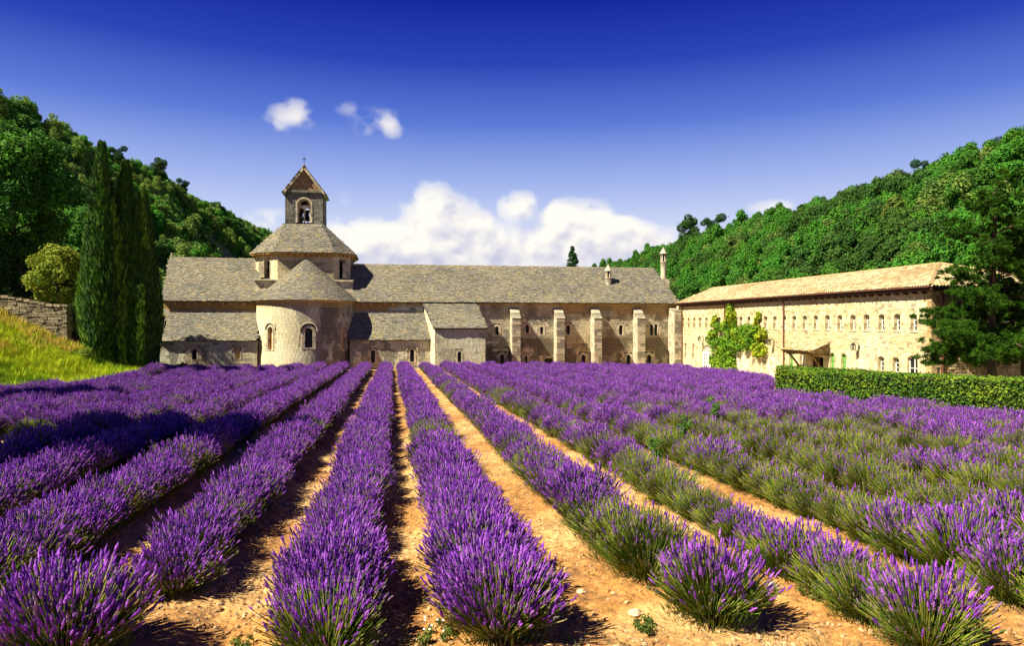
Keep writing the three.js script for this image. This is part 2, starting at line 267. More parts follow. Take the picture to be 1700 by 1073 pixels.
/* ---------- foliage builders ---------- */
// leaves: small folded blades scattered through clumps (blobs: x, y, z, radius, tint)
function leaves(pos, col, blobs, n, size, tints, r, { squash = 1, up = 0.25, shell = 0.55, asp = 0.55 } = {}) {
  const wsum = blobs.reduce((a, b) => a + b[3] * b[3], 0), d = new THREE.Vector3(), t = new THREE.Vector3(), b2 = new THREE.Vector3(), nn = new THREE.Vector3();
  for (const bl of blobs) {
    const k = Math.round(n * bl[3] * bl[3] / wsum), tint = bl[4] ?? r();
    for (let i = 0; i < k; i++) {
      d.set(r() * 2 - 1, r() * 2 - 1, r() * 2 - 1); if (d.lengthSq() > 1 || d.lengthSq() < 0.01) { i--; continue; } d.normalize();
      const q = bl[3] * (shell + (1.08 - shell) * Math.sqrt(r())) * (r() < 0.09 ? rr(1.1, 1.45, r) : 1), px = bl[0] + d.x * q, py = bl[1] + d.y * q * squash, pz = bl[2] + d.z * q;
      nn.copy(d).multiplyScalar(0.8); nn.x += (r() - 0.5) * 1.6; nn.y += (r() - 0.5) * 1.6 + up; nn.z += (r() - 0.5) * 1.6; nn.normalize();
      t.set(r() - 0.5, r() - 0.5, r() - 0.5).cross(nn).normalize(); b2.crossVectors(nn, t);
      const s = size * (0.6 + 0.8 * r()), w = s * asp, f = 0.18 * s;
      const A = [px - t.x * s, py - t.y * s, pz - t.z * s], B = [px + t.x * s, py + t.y * s, pz + t.z * s], L = [px + b2.x * w + nn.x * f, py + b2.y * w + nn.y * f, pz + b2.z * w + nn.z * f], Q = [px - b2.x * w + nn.x * f, py - b2.y * w + nn.y * f, pz - b2.z * w + nn.z * f];
      pos.push(...A, ...L, ...B, ...A, ...B, ...Q);
      const m = clamp(tint * 0.6 + r() * 0.45), j = m * (tints.length - 1), j0 = Math.min(tints.length - 2, Math.floor(j)), c = cmix(tints[j0], tints[j0 + 1], j - j0), v = 0.8 + 0.4 * r();
      for (let z = 0; z < 6; z++) col.push(c[0] * v, c[1] * v, c[2] * v);
    }
  }
}
const leafGeo = (...a) => { const p = [], c = []; leaves(p, c, ...a); return geoOf(p, c); };
function blobTree(r, n, w, h, y0, rb = [0.28, 0.42]) {          // clumps spread over an uneven crown of half width w, height h
  const b = []; for (let i = 0; i < n; i++) { const a = r() * 6.283, t = r(), e = Math.sin(Math.PI * (0.14 + 0.8 * t)), q = w * e * Math.sqrt(rr(0.25, 1, r)) * 0.8; b.push([Math.cos(a) * q, y0 + h * (0.1 + 0.82 * t), Math.sin(a) * q, w * rr(...rb, r), r()]); } return b;
}
function limbs(r, h, y0, w, n, r0) {                            // tapered trunk with limbs that reach into the crown
  const g = [tube(new THREE.Vector3(0, -0.4, 0), new THREE.Vector3(0.05 * h * (r() - 0.5), y0, 0), r0, r0 * 0.7, 8)], top = new THREE.Vector3(0.06 * h * (r() - 0.5), y0 + (h - y0) * 0.65, 0);
  g.push(tube(new THREE.Vector3(0, y0 - 0.05, 0), top, r0 * 0.7, r0 * 0.18, 7));
  for (let i = 0; i < n; i++) { const a = i / n * 6.283 + r(), s = y0 * 0.85 + (h - y0) * 0.45 * r(), q = w * rr(0.4, 0.75, r), e = new THREE.Vector3(Math.cos(a) * q, s + q * rr(0.4, 0.9, r), Math.sin(a) * q); g.push(tube(new THREE.Vector3(0, s, 0), e, r0 * 0.35, r0 * 0.1, 5)); }
  return join(g);
}
const GREEN = [[0.016, 0.065, 0.007], [0.036, 0.135, 0.011], [0.08, 0.22, 0.016]], OLIVE = [[0.03, 0.065, 0.012], [0.08, 0.14, 0.025], [0.18, 0.24, 0.04]], DARKG = [[0.015, 0.045, 0.008], [0.03, 0.082, 0.012], [0.06, 0.135, 0.018]], LIME = [[0.08, 0.16, 0.015], [0.16, 0.24, 0.02], [0.28, 0.31, 0.03]], PINE = [[0.006, 0.03, 0.006], [0.014, 0.06, 0.01], [0.03, 0.1, 0.015]];
const TRUNK_TINT = [0.09, 0.07, 0.05];
/* woods on the two hillsides: one mass each, made of copies of a few crowns */
function crownVariant(seed, tints, n, w = 1, h = 1.9) { const r = rngOf(seed), p = [], c = []; leaves(p, c, blobTree(r, 24, w, h, 0.25, [0.15, 0.38]).map((b) => [...b.slice(0, 4), 0.45]), Math.round(n * 2.8), 0.078, tints, r, { shell: 0.4 }); return geoOf(p, c); }
function wood(name, left, label, kinds, count, seed, size) {
  const r = rngOf(seed), o = new THREE.Group(); o.name = name; tag(o, label, 'wood', null, 'stuff'); scene.add(o);
  const lists = kinds.map(() => []);
  for (let i = 0; i < count; i++) {
    const near = r(), d = (left ? 66 : 16) + (left ? 350 : 400) * Math.pow(near, left ? 1.1 : 1.25), [xc, , xb] = (left ? crestL : crestR)(d), t = 0.02 + 1.1 * r(), x = xb + (xc - xb) * t, y = hillY(x, d, left);
    const bare = fbm(x * 0.06, d * 0.06, 3, 200 + seed); if (left && bare > 0.62 && r() < 0.75) continue;
    const s = rr(...size, r) * (left ? mix(1.15, 0.8, clamp(t)) : mix(1, 1.05, t)), pick = clamp(Math.floor((fbm(x * 0.03, d * 0.03, 3, 300 + seed) - 0.28) * 2.2 * kinds.length + (r() - 0.5) * 2), 0, kinds.length - 1), v = (0.82 + 0.36 * r()) * (left ? 1.9 : 1.3);
    lists[pick].push({ m: new THREE.Matrix4().compose(new THREE.Vector3(x, y - 0.25 * s, -d), new THREE.Quaternion().setFromAxisAngle(UY, r() * 6.283), new THREE.Vector3(s * rr(0.85, 1.2, r), s * rr(0.8, 1.25, r), s * rr(0.85, 1.2, r))), c: [v * rr(0.85, 1.2, r), v, v * rr(0.8, 1.1, r)] });
  }
  lists.forEach((l, i) => l.length && instanced('tree_crowns', kinds[i], M.leaf, l, o));
}
wood('hillside_wood', true, 'dense scrubby oak wood covering the left hillside', [crownVariant(1, DARKG, 900), crownVariant(2, OLIVE, 900), crownVariant(3, GREEN, 900), crownVariant(4, OLIVE, 800, 0.8, 2.7), crownVariant(5, DARKG, 900)], 4200, 5, [1.1, 2.7]);
wood('hillside_wood_001', false, 'dense broadleaf wood covering the right hillside', [crownVariant(6, GREEN, 1300), crownVariant(7, GREEN, 1300, 0.85, 2.6), crownVariant(8, OLIVE, 1200, 1.15, 1.7), crownVariant(9, GREEN, 1300), crownVariant(10, DARKG, 1200)], 6500, 6, [1.3, 3.2]);

/* ---------- abbey church with its long range and lean-tos ---------- */
const wallTone = (seed, ochreTop) => (u, v, r) => {
  const a = fbm(u * 0.35 + seed * 9, v * 0.35, 4, seed), b = fbm(u * 1.3, v * 0.5, 4, seed + 3), w = v + (fbm(u * 0.8, seed, 3, seed + 7) - 0.5) * 1.6;
  let c = cmix([0.74, 0.72, 0.6], [0.68, 0.62, 0.45], sm(0.42, 0.62, a)); c = cmix(c, [0.22, 0.205, 0.175], 0.85 * sm(0.53, 0.68, b + (r() - 0.5) * 0.1 + (seed > 10 ? 0.09 : seed > 7 ? 0.05 : 0))); 
  if (ochreTop && w > ochreTop) c = cmix([0.62, 0.36, 0.1], [0.5, 0.3, 0.12], r());
  const k = rr(0.86, 1.1, r); return [c[0] * k, c[1] * k, c[2] * k];
};
const slateTone = (p, r) => { const a = fbm(p.x * 0.5, p.y * 0.8, 3, 12), k = rr(0.6, 1.3, r); const c = cmix([0.24, 0.22, 0.165], [0.185, 0.178, 0.15], sm(0.35, 0.65, a)), y = r() < 0.1 ? [0.29, 0.235, 0.12] : c; return [y[0] * k, y[1] * k, y[2] * k]; };
const church = thing('abbey_church', 'stone abbey church with round apse, octagonal crossing tower and belfry', 'church', V(-9.8, -1.7, 82));
const STONE = new THREE.BoxGeometry(1, 1, 1);
const chStones = [], chSlates = [];
const frontal = (x, y, d) => new Frame(V(x, y, d), UX, UY);
function surroundWindow(parent, frame, { u, v, w, h, rise, ring = 0.22, fill = 'dark', deep = fill === 'litReveal' ? 0.3 : 0.38, square = false, bars = false, proud = 0.03, name = 'window' }) {
  // stone dressing round an arched opening, with a pane or painted sunlit reveal set back inside it
  const W2 = w / 2 + ring, s = new THREE.Shape();
  if (square) { s.moveTo(-W2, -ring * 0.6); s.lineTo(W2, -ring * 0.6); s.lineTo(W2, h + ring); s.lineTo(-W2, h + ring); s.lineTo(-W2, -ring * 0.6); }
  else archPath(s, w + 2 * ring, h + ring * 1.6, (rise ?? w / 2) + ring, 0, -ring * 0.6);
  s.holes.push(archPath(new THREE.Path(), w, h, rise));
  const g = new THREE.ExtrudeGeometry(s, { depth: deep + proud, bevelEnabled: false, curveSegments: 12 }); g.translate(0, 0, -deep);
  const at = frame.m.clone().multiply(new THREE.Matrix4().makeTranslation(u, v, 0)); g.applyMatrix4(at);
  const m = part(name, g, M.trim, parent);
  const pg = new THREE.ShapeGeometry(archPath(new THREE.Shape(), w + 0.02, h + 0.02, rise), 12); pg.translate(0, 0, -deep + 0.05); pg.applyMatrix4(at); part('pane', pg, fill === 'litReveal' ? M.litReveal : M.pane, m);  // the ochre fill paints a sunlit reveal where glass would sit
  if (bars) { const b = []; for (let i = 1; i < 3; i++) { const q = new THREE.BoxGeometry(0.03, h, 0.03); q.translate(-w / 2 + w * i / 3, h / 2, -deep + 0.09); b.push(q); } for (let i = 1; i < 5; i++) { const q = new THREE.BoxGeometry(w, 0.03, 0.03); q.translate(0, h * i / 5, -deep + 0.11); b.push(q); } const bg = join(b); bg.applyMatrix4(at); part('window_bars', bg, M.iron, m); }
  return { u, v: v - ring * 0.6, w: w + 2 * ring, h: h + ring * 1.6 + ring * 0.4 };
}
function hood(parent, frame, u, v, w) {                          // arched label moulding with short ends
  const pts = []; for (let i = 0; i <= 16; i++) { const a = Math.PI * i / 16; pts.push(frame.at(u + Math.cos(a) * w / 2, v + Math.sin(a) * w / 2, 0.05)); }
  part('hood_mould', new THREE.TubeGeometry(new THREE.CatmullRomCurve3(pts), 24, 0.075, 6), M.trim, parent);
}
function planWall(frame, poly, wins, opt) {                      // wall with windows: openings cut, dressed, stones laid round them
  const holes = wins.map((q) => surroundWindow(opt.parent, frame, q));
  const b = wall(frame, poly, holes.map((h) => ({ u: h.u, v: h.v + 0.02, w: h.w - 0.06, h: h.h - 0.06, rise: 0.02 })), opt.t ?? 0.8, opt.mat ?? M.wall, opt.parent, opt.name ?? 'wall');
  wins.forEach((q) => q.hood && hood(opt.parent, frame, q.u, q.v + q.h - q.w / 2 + 0.03, q.w + 2 * (q.ring ?? 0.22) + 0.35));
  stones(opt.out ?? chStones, frame, poly, holes, { ch: [0.24, 0.36], cl: [0.3, 0.75], color: opt.color ?? wallTone(1), seed: opt.seed, ...(opt.st ?? {}) });
  return b;
}
const BY = -2.1;                                                // walls go down into the ground
// transept and long range: walls on one plane
{
  const f = frontal(0, 0, 82);
  planWall(f, [[-24.9, BY], [-15, BY], [-15, 5.9], [-24.9, 5.9]], [], { parent: church, seed: 2, color: wallTone(2, 5.05) });
  planWall(f, [[-4.6, BY], [11, BY], [11, 5.9], [-4.6, 5.9]], [], { parent: church, seed: 3, color: wallTone(5, 5.3) });
  const up = [{ u: 12.3, v: 2.1, w: 0.42, h: 1.0, ring: 0.26 }, { u: 17.77, v: 2.15, w: 0.38, h: 0.9, ring: 0.25, square: true, rise: 0.06 }, { u: 16.0, v: 2.3, w: 0.42, h: 1.0, ring: 0.2 }, { u: 21.05, v: 2.15, w: 0.45, h: 1.1, ring: 0.24 }, { u: 27.75, v: 2.05, w: 0.46, h: 1.2, ring: 0.22 }, { u: 31.72, v: 1.96, w: 0.4, h: 1.4, ring: 0.1 }, { u: 32.3, v: 1.96, w: 0.4, h: 1.4, ring: 0.1 }];
  const lo = [{ u: 12.92, v: -1.4, w: 0.5, h: 1.15, ring: 0.3 }, { u: 15.84, v: -1.4, w: 0.28, h: 1.0, ring: 0.22 }, { u: 18.6, v: -1.9, w: 1.1, h: 1.15, ring: 0.14, rise: 0.15 }, { u: 22.97, v: -1.7, w: 0.52, h: 1.3, ring: 0.3 }, { u: 28.73, v: -1.85, w: 0.52, h: 1.4, ring: 0.26 }, { u: 31.4, v: -1.85, w: 0.56, h: 1.4, ring: 0.34 }];
  planWall(f, [[11, BY], [34.8, BY], [34.8, 5.9], [11, 5.9]], [...up, ...lo], { parent: church, seed: 4, color: (u, v, r) => { const w = v + (fbm(u * 0.9, 3, 3, 7) - 0.5) * 1.2, warm = sm(19, 23, u + (fbm(u, v, 2, 9) - 0.5) * 6); const c0 = wallTone(8, w > 4.75 ? 0 : 0)(u, v, r), c1 = cmix([0.6, 0.4, 0.15], [0.42, 0.28, 0.12], r()); let c = cmix(c0, c1, warm * (v < 2 ? 0.45 : 0.2)); if (w > 4.6) c = cmix(c, c1, u > 20 ? 0.95 : 0.4); const k = sm(0.44, 0.6, fbm(u * 0.5, v * 0.6, 4, 61)) * (v < 1.5 ? 0.9 : 0.4); return cmix(c, [0.15, 0.12, 0.085], k); } });  // low courses darker: weathering stain, with bay shade painted into the colour
  // gable and back walls close the block
  part('wall', join([solid([V(-24.9, BY, 82.02), V(-24.9, 5.9, 82.02), V(-25.6, 10.6, 87), V(-25.2, 5.9, 92), V(-25.2, BY, 92), V(-24.1, BY, 82.02), V(-24.1, 5.9, 82.02), V(-24.8, 10.6, 87), V(-24.4, 5.9, 92), V(-24.4, BY, 92)], [[0, 1, 2, 3, 4], [9, 8, 7, 6, 5], [0, 5, 6, 1], [1, 6, 7, 2], [2, 7, 8, 3], [3, 8, 9, 4], [4, 9, 5, 0]]), box(-24.3, 34.6, BY, 5.85, 91.2, 91.95), solid([V(34.79, BY, 82.02), V(34.79, 5.85, 82.02), V(34.2, 10.3, 87), V(34.79, 5.85, 92), V(34.79, BY, 92), V(34, BY, 82.02), V(34, 5.85, 82.02), V(33.5, 10.3, 87), V(34, 5.85, 92), V(34, BY, 92)], [[4, 3, 2, 1, 0], [5, 6, 7, 8, 9], [1, 6, 5, 0], [2, 7, 6, 1], [3, 8, 7, 2], [4, 9, 8, 3], [0, 5, 9, 4]])]), M.wall, church);
  // corbel table under the eaves
  const cb = []; for (let u = -24.6; u < -15; u += 0.72) cb.push(box(u, u + 0.24, 5.5, 5.88, 81.72, 82.05)); cb.push(box(-24.95, -15, 5.78, 5.92, 81.68, 82.03)); cb.push(box(-4.4, 34.8, 5.74, 5.9, 81.7, 82.03)); for (let u = -4.3; u < 3; u += 0.85) cb.push(box(u, u + 0.22, 5.46, 5.76, 81.76, 82.04));
  part('cornice', join(cb), M.ochre, church);
}
function roofSolid(poly3, seed, opt = {}) { const r = part(opt.name ?? 'roof', slabOf(poly3, 0.16), M.roof, opt.parent ?? church); slates(opt.out ?? chSlates, poly3, seed, { color: slateTone, ...opt }); return r; }
roofSolid([V(-25.1, 5.95, 81.5), V(-14, 5.95, 81.5), V(-13, 11.05, 86.9), V(-25.75, 11.15, 86.9)], 11);
roofSolid([V(-4.9, 5.93, 81.5), V(35.2, 5.95, 81.5), V(33.9, 10.62, 86.9), V(-6, 10.62, 86.9)], 12);
part('roof', join([slabOf([V(-13, 5.95, 92.3), V(-25.4, 5.95, 92.3), V(-25.75, 11.13, 86.93), V(-12, 11.03, 86.93)], 0.16), slabOf([V(35.2, 5.95, 92.3), V(-6, 5.95, 92.3), V(-6, 10.6, 86.93), V(33.9, 10.6, 86.93)], 0.16)]), M.roof, church);
{ // ridge stones
  const g = [], r = rngOf(31); for (let x = -25.7; x < -15; x += 0.55) g.push(box(x, x + 0.53, 11.06 - (x + 25.7) * 0.008, 11.24 + rr(0, 0.05, r) - (x + 25.7) * 0.008, 86.72, 87.1)); for (let x = -5.2; x < 33.8; x += 0.5) g.push(box(x, x + 0.48, 10.55, 10.7 + rr(-0.02, 0.07, r), 86.74, 87.08));
  g.push(box(-25.62, -25.48, 11.2, 11.75, 86.84, 86.98)); part('ridge', join(g), M.trim, church);
}
// lean-to chapels
for (const [x0, x1, wins, sd] of [[-24.5, -14.6, [{ u: -21.05, v: -0.45, w: 0.52, h: 1.15, ring: 0.12, hood: 1 }, { u: -16.62, v: -0.45, w: 0.52, h: 1.15, ring: 0.12, hood: 1, fill: 'litReveal' }], 14], [-4.7, 4.5, [{ u: -2.17, v: -0.95, w: 0.44, h: 1.4, ring: 0.22 }, { u: 2.18, v: -0.9, w: 0.46, h: 1.4, ring: 0.22, hood: 1 }], 15]]) {
  planWall(frontal(0, 0, 79.4), [[x0, BY], [x1, BY], [x1, 1.6], [x0, 1.6]], wins, { parent: church, seed: sd, color: wallTone(sd) });
  part('wall', join([solid([V(x0, BY, 79.42), V(x0, 1.6, 79.42), V(x0, 4.6, 81.98), V(x0, BY, 81.98), V(x0 + 0.6, BY, 79.42), V(x0 + 0.6, 1.6, 79.42), V(x0 + 0.6, 4.6, 81.98), V(x0 + 0.6, BY, 81.98)], [[0, 1, 2, 3], [7, 6, 5, 4], [0, 4, 5, 1], [1, 5, 6, 2], [2, 6, 7, 3], [3, 7, 4, 0]]), box(x0, x1 - 0.02, 4.62, 4.84, 81.82, 82.0)]), M.trim, church);
  roofSolid([V(x0 - 0.1, 1.6, 79.12), V(x1, 1.6, 79.12), V(x1, 4.72, 81.93), V(x0 - 0.1, 4.72, 81.93)], sd + 5);
}
// annex with its own lean-to roof
{
  const f = frontal(0, 0, 77.5);
  planWall(f, [[4.63, BY], [10.3, BY], [10.3, 2.9], [4.63, 2.9]], [{ u: 7.38, v: -0.9, w: 0.4, h: 1.2, ring: 0.15, deep: 0.3 }], { parent: church, seed: 21, color: (u, v, r) => { const c = wallTone(3)(u, v, r); return cmix(c, [0.72, 0.64, 0.45], 0.35); } });
  const side = (xa, xb, flip) => { const t = flip ? 0.6 : -0.6; const p = [V(xa, BY, 77.52), V(xa, 2.9, 77.52), V(xb, 5.75, 81.98), V(xb, BY, 81.98)], q = p.map((k) => k.clone().add(new THREE.Vector3(t, 0, 0))), a = flip ? [...q, ...p] : [...p, ...q]; return solid(a, [[7, 6, 5, 4], [0, 1, 2, 3], [1, 0, 4, 5], [2, 1, 5, 6], [3, 2, 6, 7], [0, 3, 7, 4]].map((k) => k.slice().reverse())); };
  part('wall', side(4.65, 3.6, true), M.plaster, church); part('wall', side(10.28, 9.8, false), M.wall, church);
  roofSolid([V(4.5, 2.9, 77.25), V(10.45, 2.9, 77.25), V(9.9, 5.86, 81.75), V(3.45, 5.86, 81.75)], 22);
}
// apse: half drum with a conical roof
const AX = -9.75, AD = 82.6, AR = 5.4;
{
  const wins = [{ px: -0.655, v: 0.6, w: 0.72, h: 2.5, fill: 'litReveal', ring: 0.16 }, { px: 0.16, v: 0.85, w: 0.8, h: 2.1, bars: true, ring: 0.3, hood: 1 }, { px: 0.96, v: 0.65, w: 0.74, h: 2.5, fill: 'litReveal', ring: 0.2 }];
  const on = (a, y, rad = AR) => V(AX + Math.sin(a) * rad, y, AD - Math.cos(a) * rad);
  const holes = wins.map((w) => { const f = new Frame(on(w.px, 0, AR - 0.03), new THREE.Vector3(Math.cos(w.px), 0, -Math.sin(w.px)), UY), h = surroundWindow(church, f, { ...w, u: 0, deep: w.fill ? 0.34 : 0.5, proud: 0.06 }); hood(church, f, 0, w.v + w.h - w.w / 2 + 0.05, w.w + 2 * w.ring + 0.42); return { ...h, u: w.px * AR }; });
  // wall built of upright strips so that the openings stay open
  const pos = [], N = 96; const quad = (a, b, c, d) => pos.push(...[a, b, c, a, c, d].flatMap((p) => [p.x, p.y, p.z]));
  for (let i = 0; i < N; i++) {
    const a0 = -1.75 + 3.5 * i / N, a1 = a0 + 3.5 / N, am = (a0 + a1) / 2 * AR, h = holes.find((q) => Math.abs(am - q.u) < q.w / 2 - 0.04), spans = h ? [[BY, h.v + 0.04], [h.v + h.h - 0.05, 5.95]] : [[BY, 5.95]];
    for (const [y0, y1] of spans) { quad(on(a0, y0), on(a1, y0), on(a1, y1), on(a0, y1)); quad(on(a1, y0, AR - 0.6), on(a0, y0, AR - 0.6), on(a0, y1, AR - 0.6), on(a1, y1, AR - 0.6)); quad(on(a0, y1), on(a1, y1), on(a1, y1, AR - 0.6), on(a0, y1, AR - 0.6)); quad(on(a0, y0, AR - 0.6), on(a1, y0, AR - 0.6), on(a1, y0), on(a0, y0)); }
  }
  part('apse_wall', boxUV(geoOf(pos)), M.wall, church);
  const L = 1.62 * AR;
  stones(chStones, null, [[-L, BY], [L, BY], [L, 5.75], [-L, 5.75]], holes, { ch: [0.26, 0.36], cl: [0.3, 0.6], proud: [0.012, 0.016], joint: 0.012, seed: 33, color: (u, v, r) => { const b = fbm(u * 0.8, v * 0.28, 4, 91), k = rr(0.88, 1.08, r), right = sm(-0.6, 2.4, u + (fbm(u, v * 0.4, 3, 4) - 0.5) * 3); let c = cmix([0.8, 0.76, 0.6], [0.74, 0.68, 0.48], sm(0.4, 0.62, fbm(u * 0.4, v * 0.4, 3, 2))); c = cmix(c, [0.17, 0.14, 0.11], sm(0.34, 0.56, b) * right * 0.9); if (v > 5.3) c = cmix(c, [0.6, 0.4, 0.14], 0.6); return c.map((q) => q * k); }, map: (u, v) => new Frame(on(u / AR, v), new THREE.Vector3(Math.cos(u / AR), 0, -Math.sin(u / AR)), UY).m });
  const cor = new THREE.CylinderGeometry(AR + 0.22, AR + 0.08, 0.22, 64, 1, true, 0, Math.PI * 2); cor.translate(AX, 5.86, -AD); part('cornice', cor, M.ochre, church);
  const rc = AR + 0.42, y0 = 5.95, y1 = 10.9, cone = new THREE.ConeGeometry(rc, y1 - y0, 64, 1, false); cone.translate(AX, (y0 + y1) / 2, -AD); part('apse_roof', cone, M.roof, church);
  const r = rngOf(44), sl = Math.hypot(rc, y1 - y0), tilt = Math.atan2(y1 - y0, rc);
  for (let s = 0; s < sl - 0.1; s += 0.17) { const rad = rc * (1 - s / sl), y = y0 + (y1 - y0) * s / sl; for (let a = -1.9 + r() * 0.05; a < 1.9;) { const w = rr(0.18, 0.42, r) * Math.min(1, 0.4 + rad / 3), da = w / Math.max(rad, 0.25), ac = a + da / 2; a += da; const f = new Frame(on(ac, y, rad), new THREE.Vector3(Math.cos(ac), 0, -Math.sin(ac)), new THREE.Vector3(-Math.sin(ac) * Math.cos(tilt), Math.sin(tilt), -Math.cos(ac) * Math.cos(tilt))); chSlates.push({ m: f.m.clone().multiply(new THREE.Matrix4().compose(new THREE.Vector3(0, 0.1, 0.04 + r() * 0.025), new THREE.Quaternion().setFromEuler(new THREE.Euler(-0.1 + (r() - 0.5) * 0.07, (r() - 0.5) * 0.07, (r() - 0.5) * 0.12)), new THREE.Vector3(w - 0.012, 0.28, rr(0.035, 0.07, r)))), c: slateTone(f.o, r) }); } }
}
// octagonal crossing tower
{
  const P = [[-12.95, 82.75], [-6.75, 82.75], [-4.95, 84.7], [-4.95, 91], [-6.75, 93], [-12.95, 93], [-15.85, 91], [-15.85, 85.4]], y0 = 5.5, y1 = 11.6;
  for (let i = 0; i < 8; i++) {
    const a = P[i], b = P[(i + 1) % 8], f = new Frame(V(a[0], 0, a[1]), V(b[0], 0, b[1]).sub(V(a[0], 0, a[1])), UY), L = Math.hypot(b[0] - a[0], b[1] - a[1]), niche = i === 1 || i === 7;
    const poly = [[0, y0], [L, y0], [L, y1], [0, y1]];
    if (niche) planWall(f, poly, [{ u: L * 0.52, v: 8.7, w: Math.min(1.1, L * 0.36), h: 2.2, rise: 0.3, ring: 0.12, deep: 0.55, proud: 0.05 }], { parent: church, seed: 50 + i, name: 'tower_wall', mat: M.plaster, color: (u, v, r) => { const k = rr(0.9, 1.1, r); return [0.7 * k, 0.6 * k, 0.4 * k]; } });
    else planWall(f, poly, [], { parent: church, seed: 50 + i, name: 'tower_wall', color: (u, v, r) => { const k = rr(0.85, 1.1, r); let c = v > 11.1 ? [0.55, 0.33, 0.1] : cmix([0.66, 0.56, 0.36], [0.36, 0.3, 0.2], sm(0.45, 0.65, fbm(u * 0.5, v * 0.8, 3, i + 4))); return c.map((q) => q * k); } });
    const cb = []; for (let u = 0.15; u < L - 0.2; u += 0.62) { const q = new THREE.BoxGeometry(0.22, 0.36, 0.3); q.translate(u + 0.11, y1 - 0.2, 0.13); q.applyMatrix4(f.m); cb.push(q); } part('corbel_table', join(cb), M.ochre, church);
  }
  // splayed pier that stands in each side niche, and the squinch blocks below with their stone ledges
  for (const [x, d, w] of [[-14.85, 83.75, 0.55], [-5.5, 83.45, 0.5]]) part('niche_pier', box(x - w / 2, x + w / 2, 8.75, 10.5, d - 0.35, d + 0.5), M.trim, church);
  for (const [x0, x1, d0, d1] of [[-15.6, -12.6, 82.3, 86], [-7.0, -4.5, 82.7, 86]]) { part('squinch_block', box(x0 + 0.15, x1 - 0.1, 6.5, 8.32, d0 + 0.25, d1), M.plaster, church); part('ledge', solid([V(x0, 8.32, d0), V(x1, 8.32, d0), V(x1, 8.32, d1), V(x0, 8.32, d1), V(x0, 8.5, d0), V(x1, 8.5, d0), V(x1, 8.75, d1), V(x0, 8.75, d1)], [[3, 2, 1, 0], [4, 5, 6, 7], [0, 1, 5, 4], [1, 2, 6, 5], [2, 3, 7, 6], [3, 0, 4, 7]]), M.trim, church); }
  // roof: eight slopes up to the belfry
  const E = [[-13.15, 82.2], [-6.55, 82.2], [-4.35, 84.5], [-4.35, 91.2], [-6.55, 93.5], [-13.15, 93.5], [-16.45, 91.2], [-16.45, 85.1]], T = [[-12.55, 85.3], [-8.25, 85.3], [-8.1, 85.5], [-8.1, 89.8], [-8.25, 90], [-12.55, 90], [-12.75, 89.8], [-12.75, 85.5]];
  for (let i = 0; i < 8; i++) { const j = (i + 1) % 8; roofSolid([V(E[i][0], 11.62, E[i][1]), V(E[j][0], 11.62, E[j][1]), V(T[j][0], 15.15, T[j][1]), V(T[i][0], 15.15, T[i][1])], 70 + i, { name: 'tower_roof' }); }
  const s = new THREE.Shape(E.map(([x, d]) => new THREE.Vector2(x, -d))); const eg = new THREE.ExtrudeGeometry(s, { depth: 0.1, bevelEnabled: false }); eg.rotateX(Math.PI / 2); eg.translate(0, 11.56, 0); part('eaves', flat(eg), M.ochre, church);
}
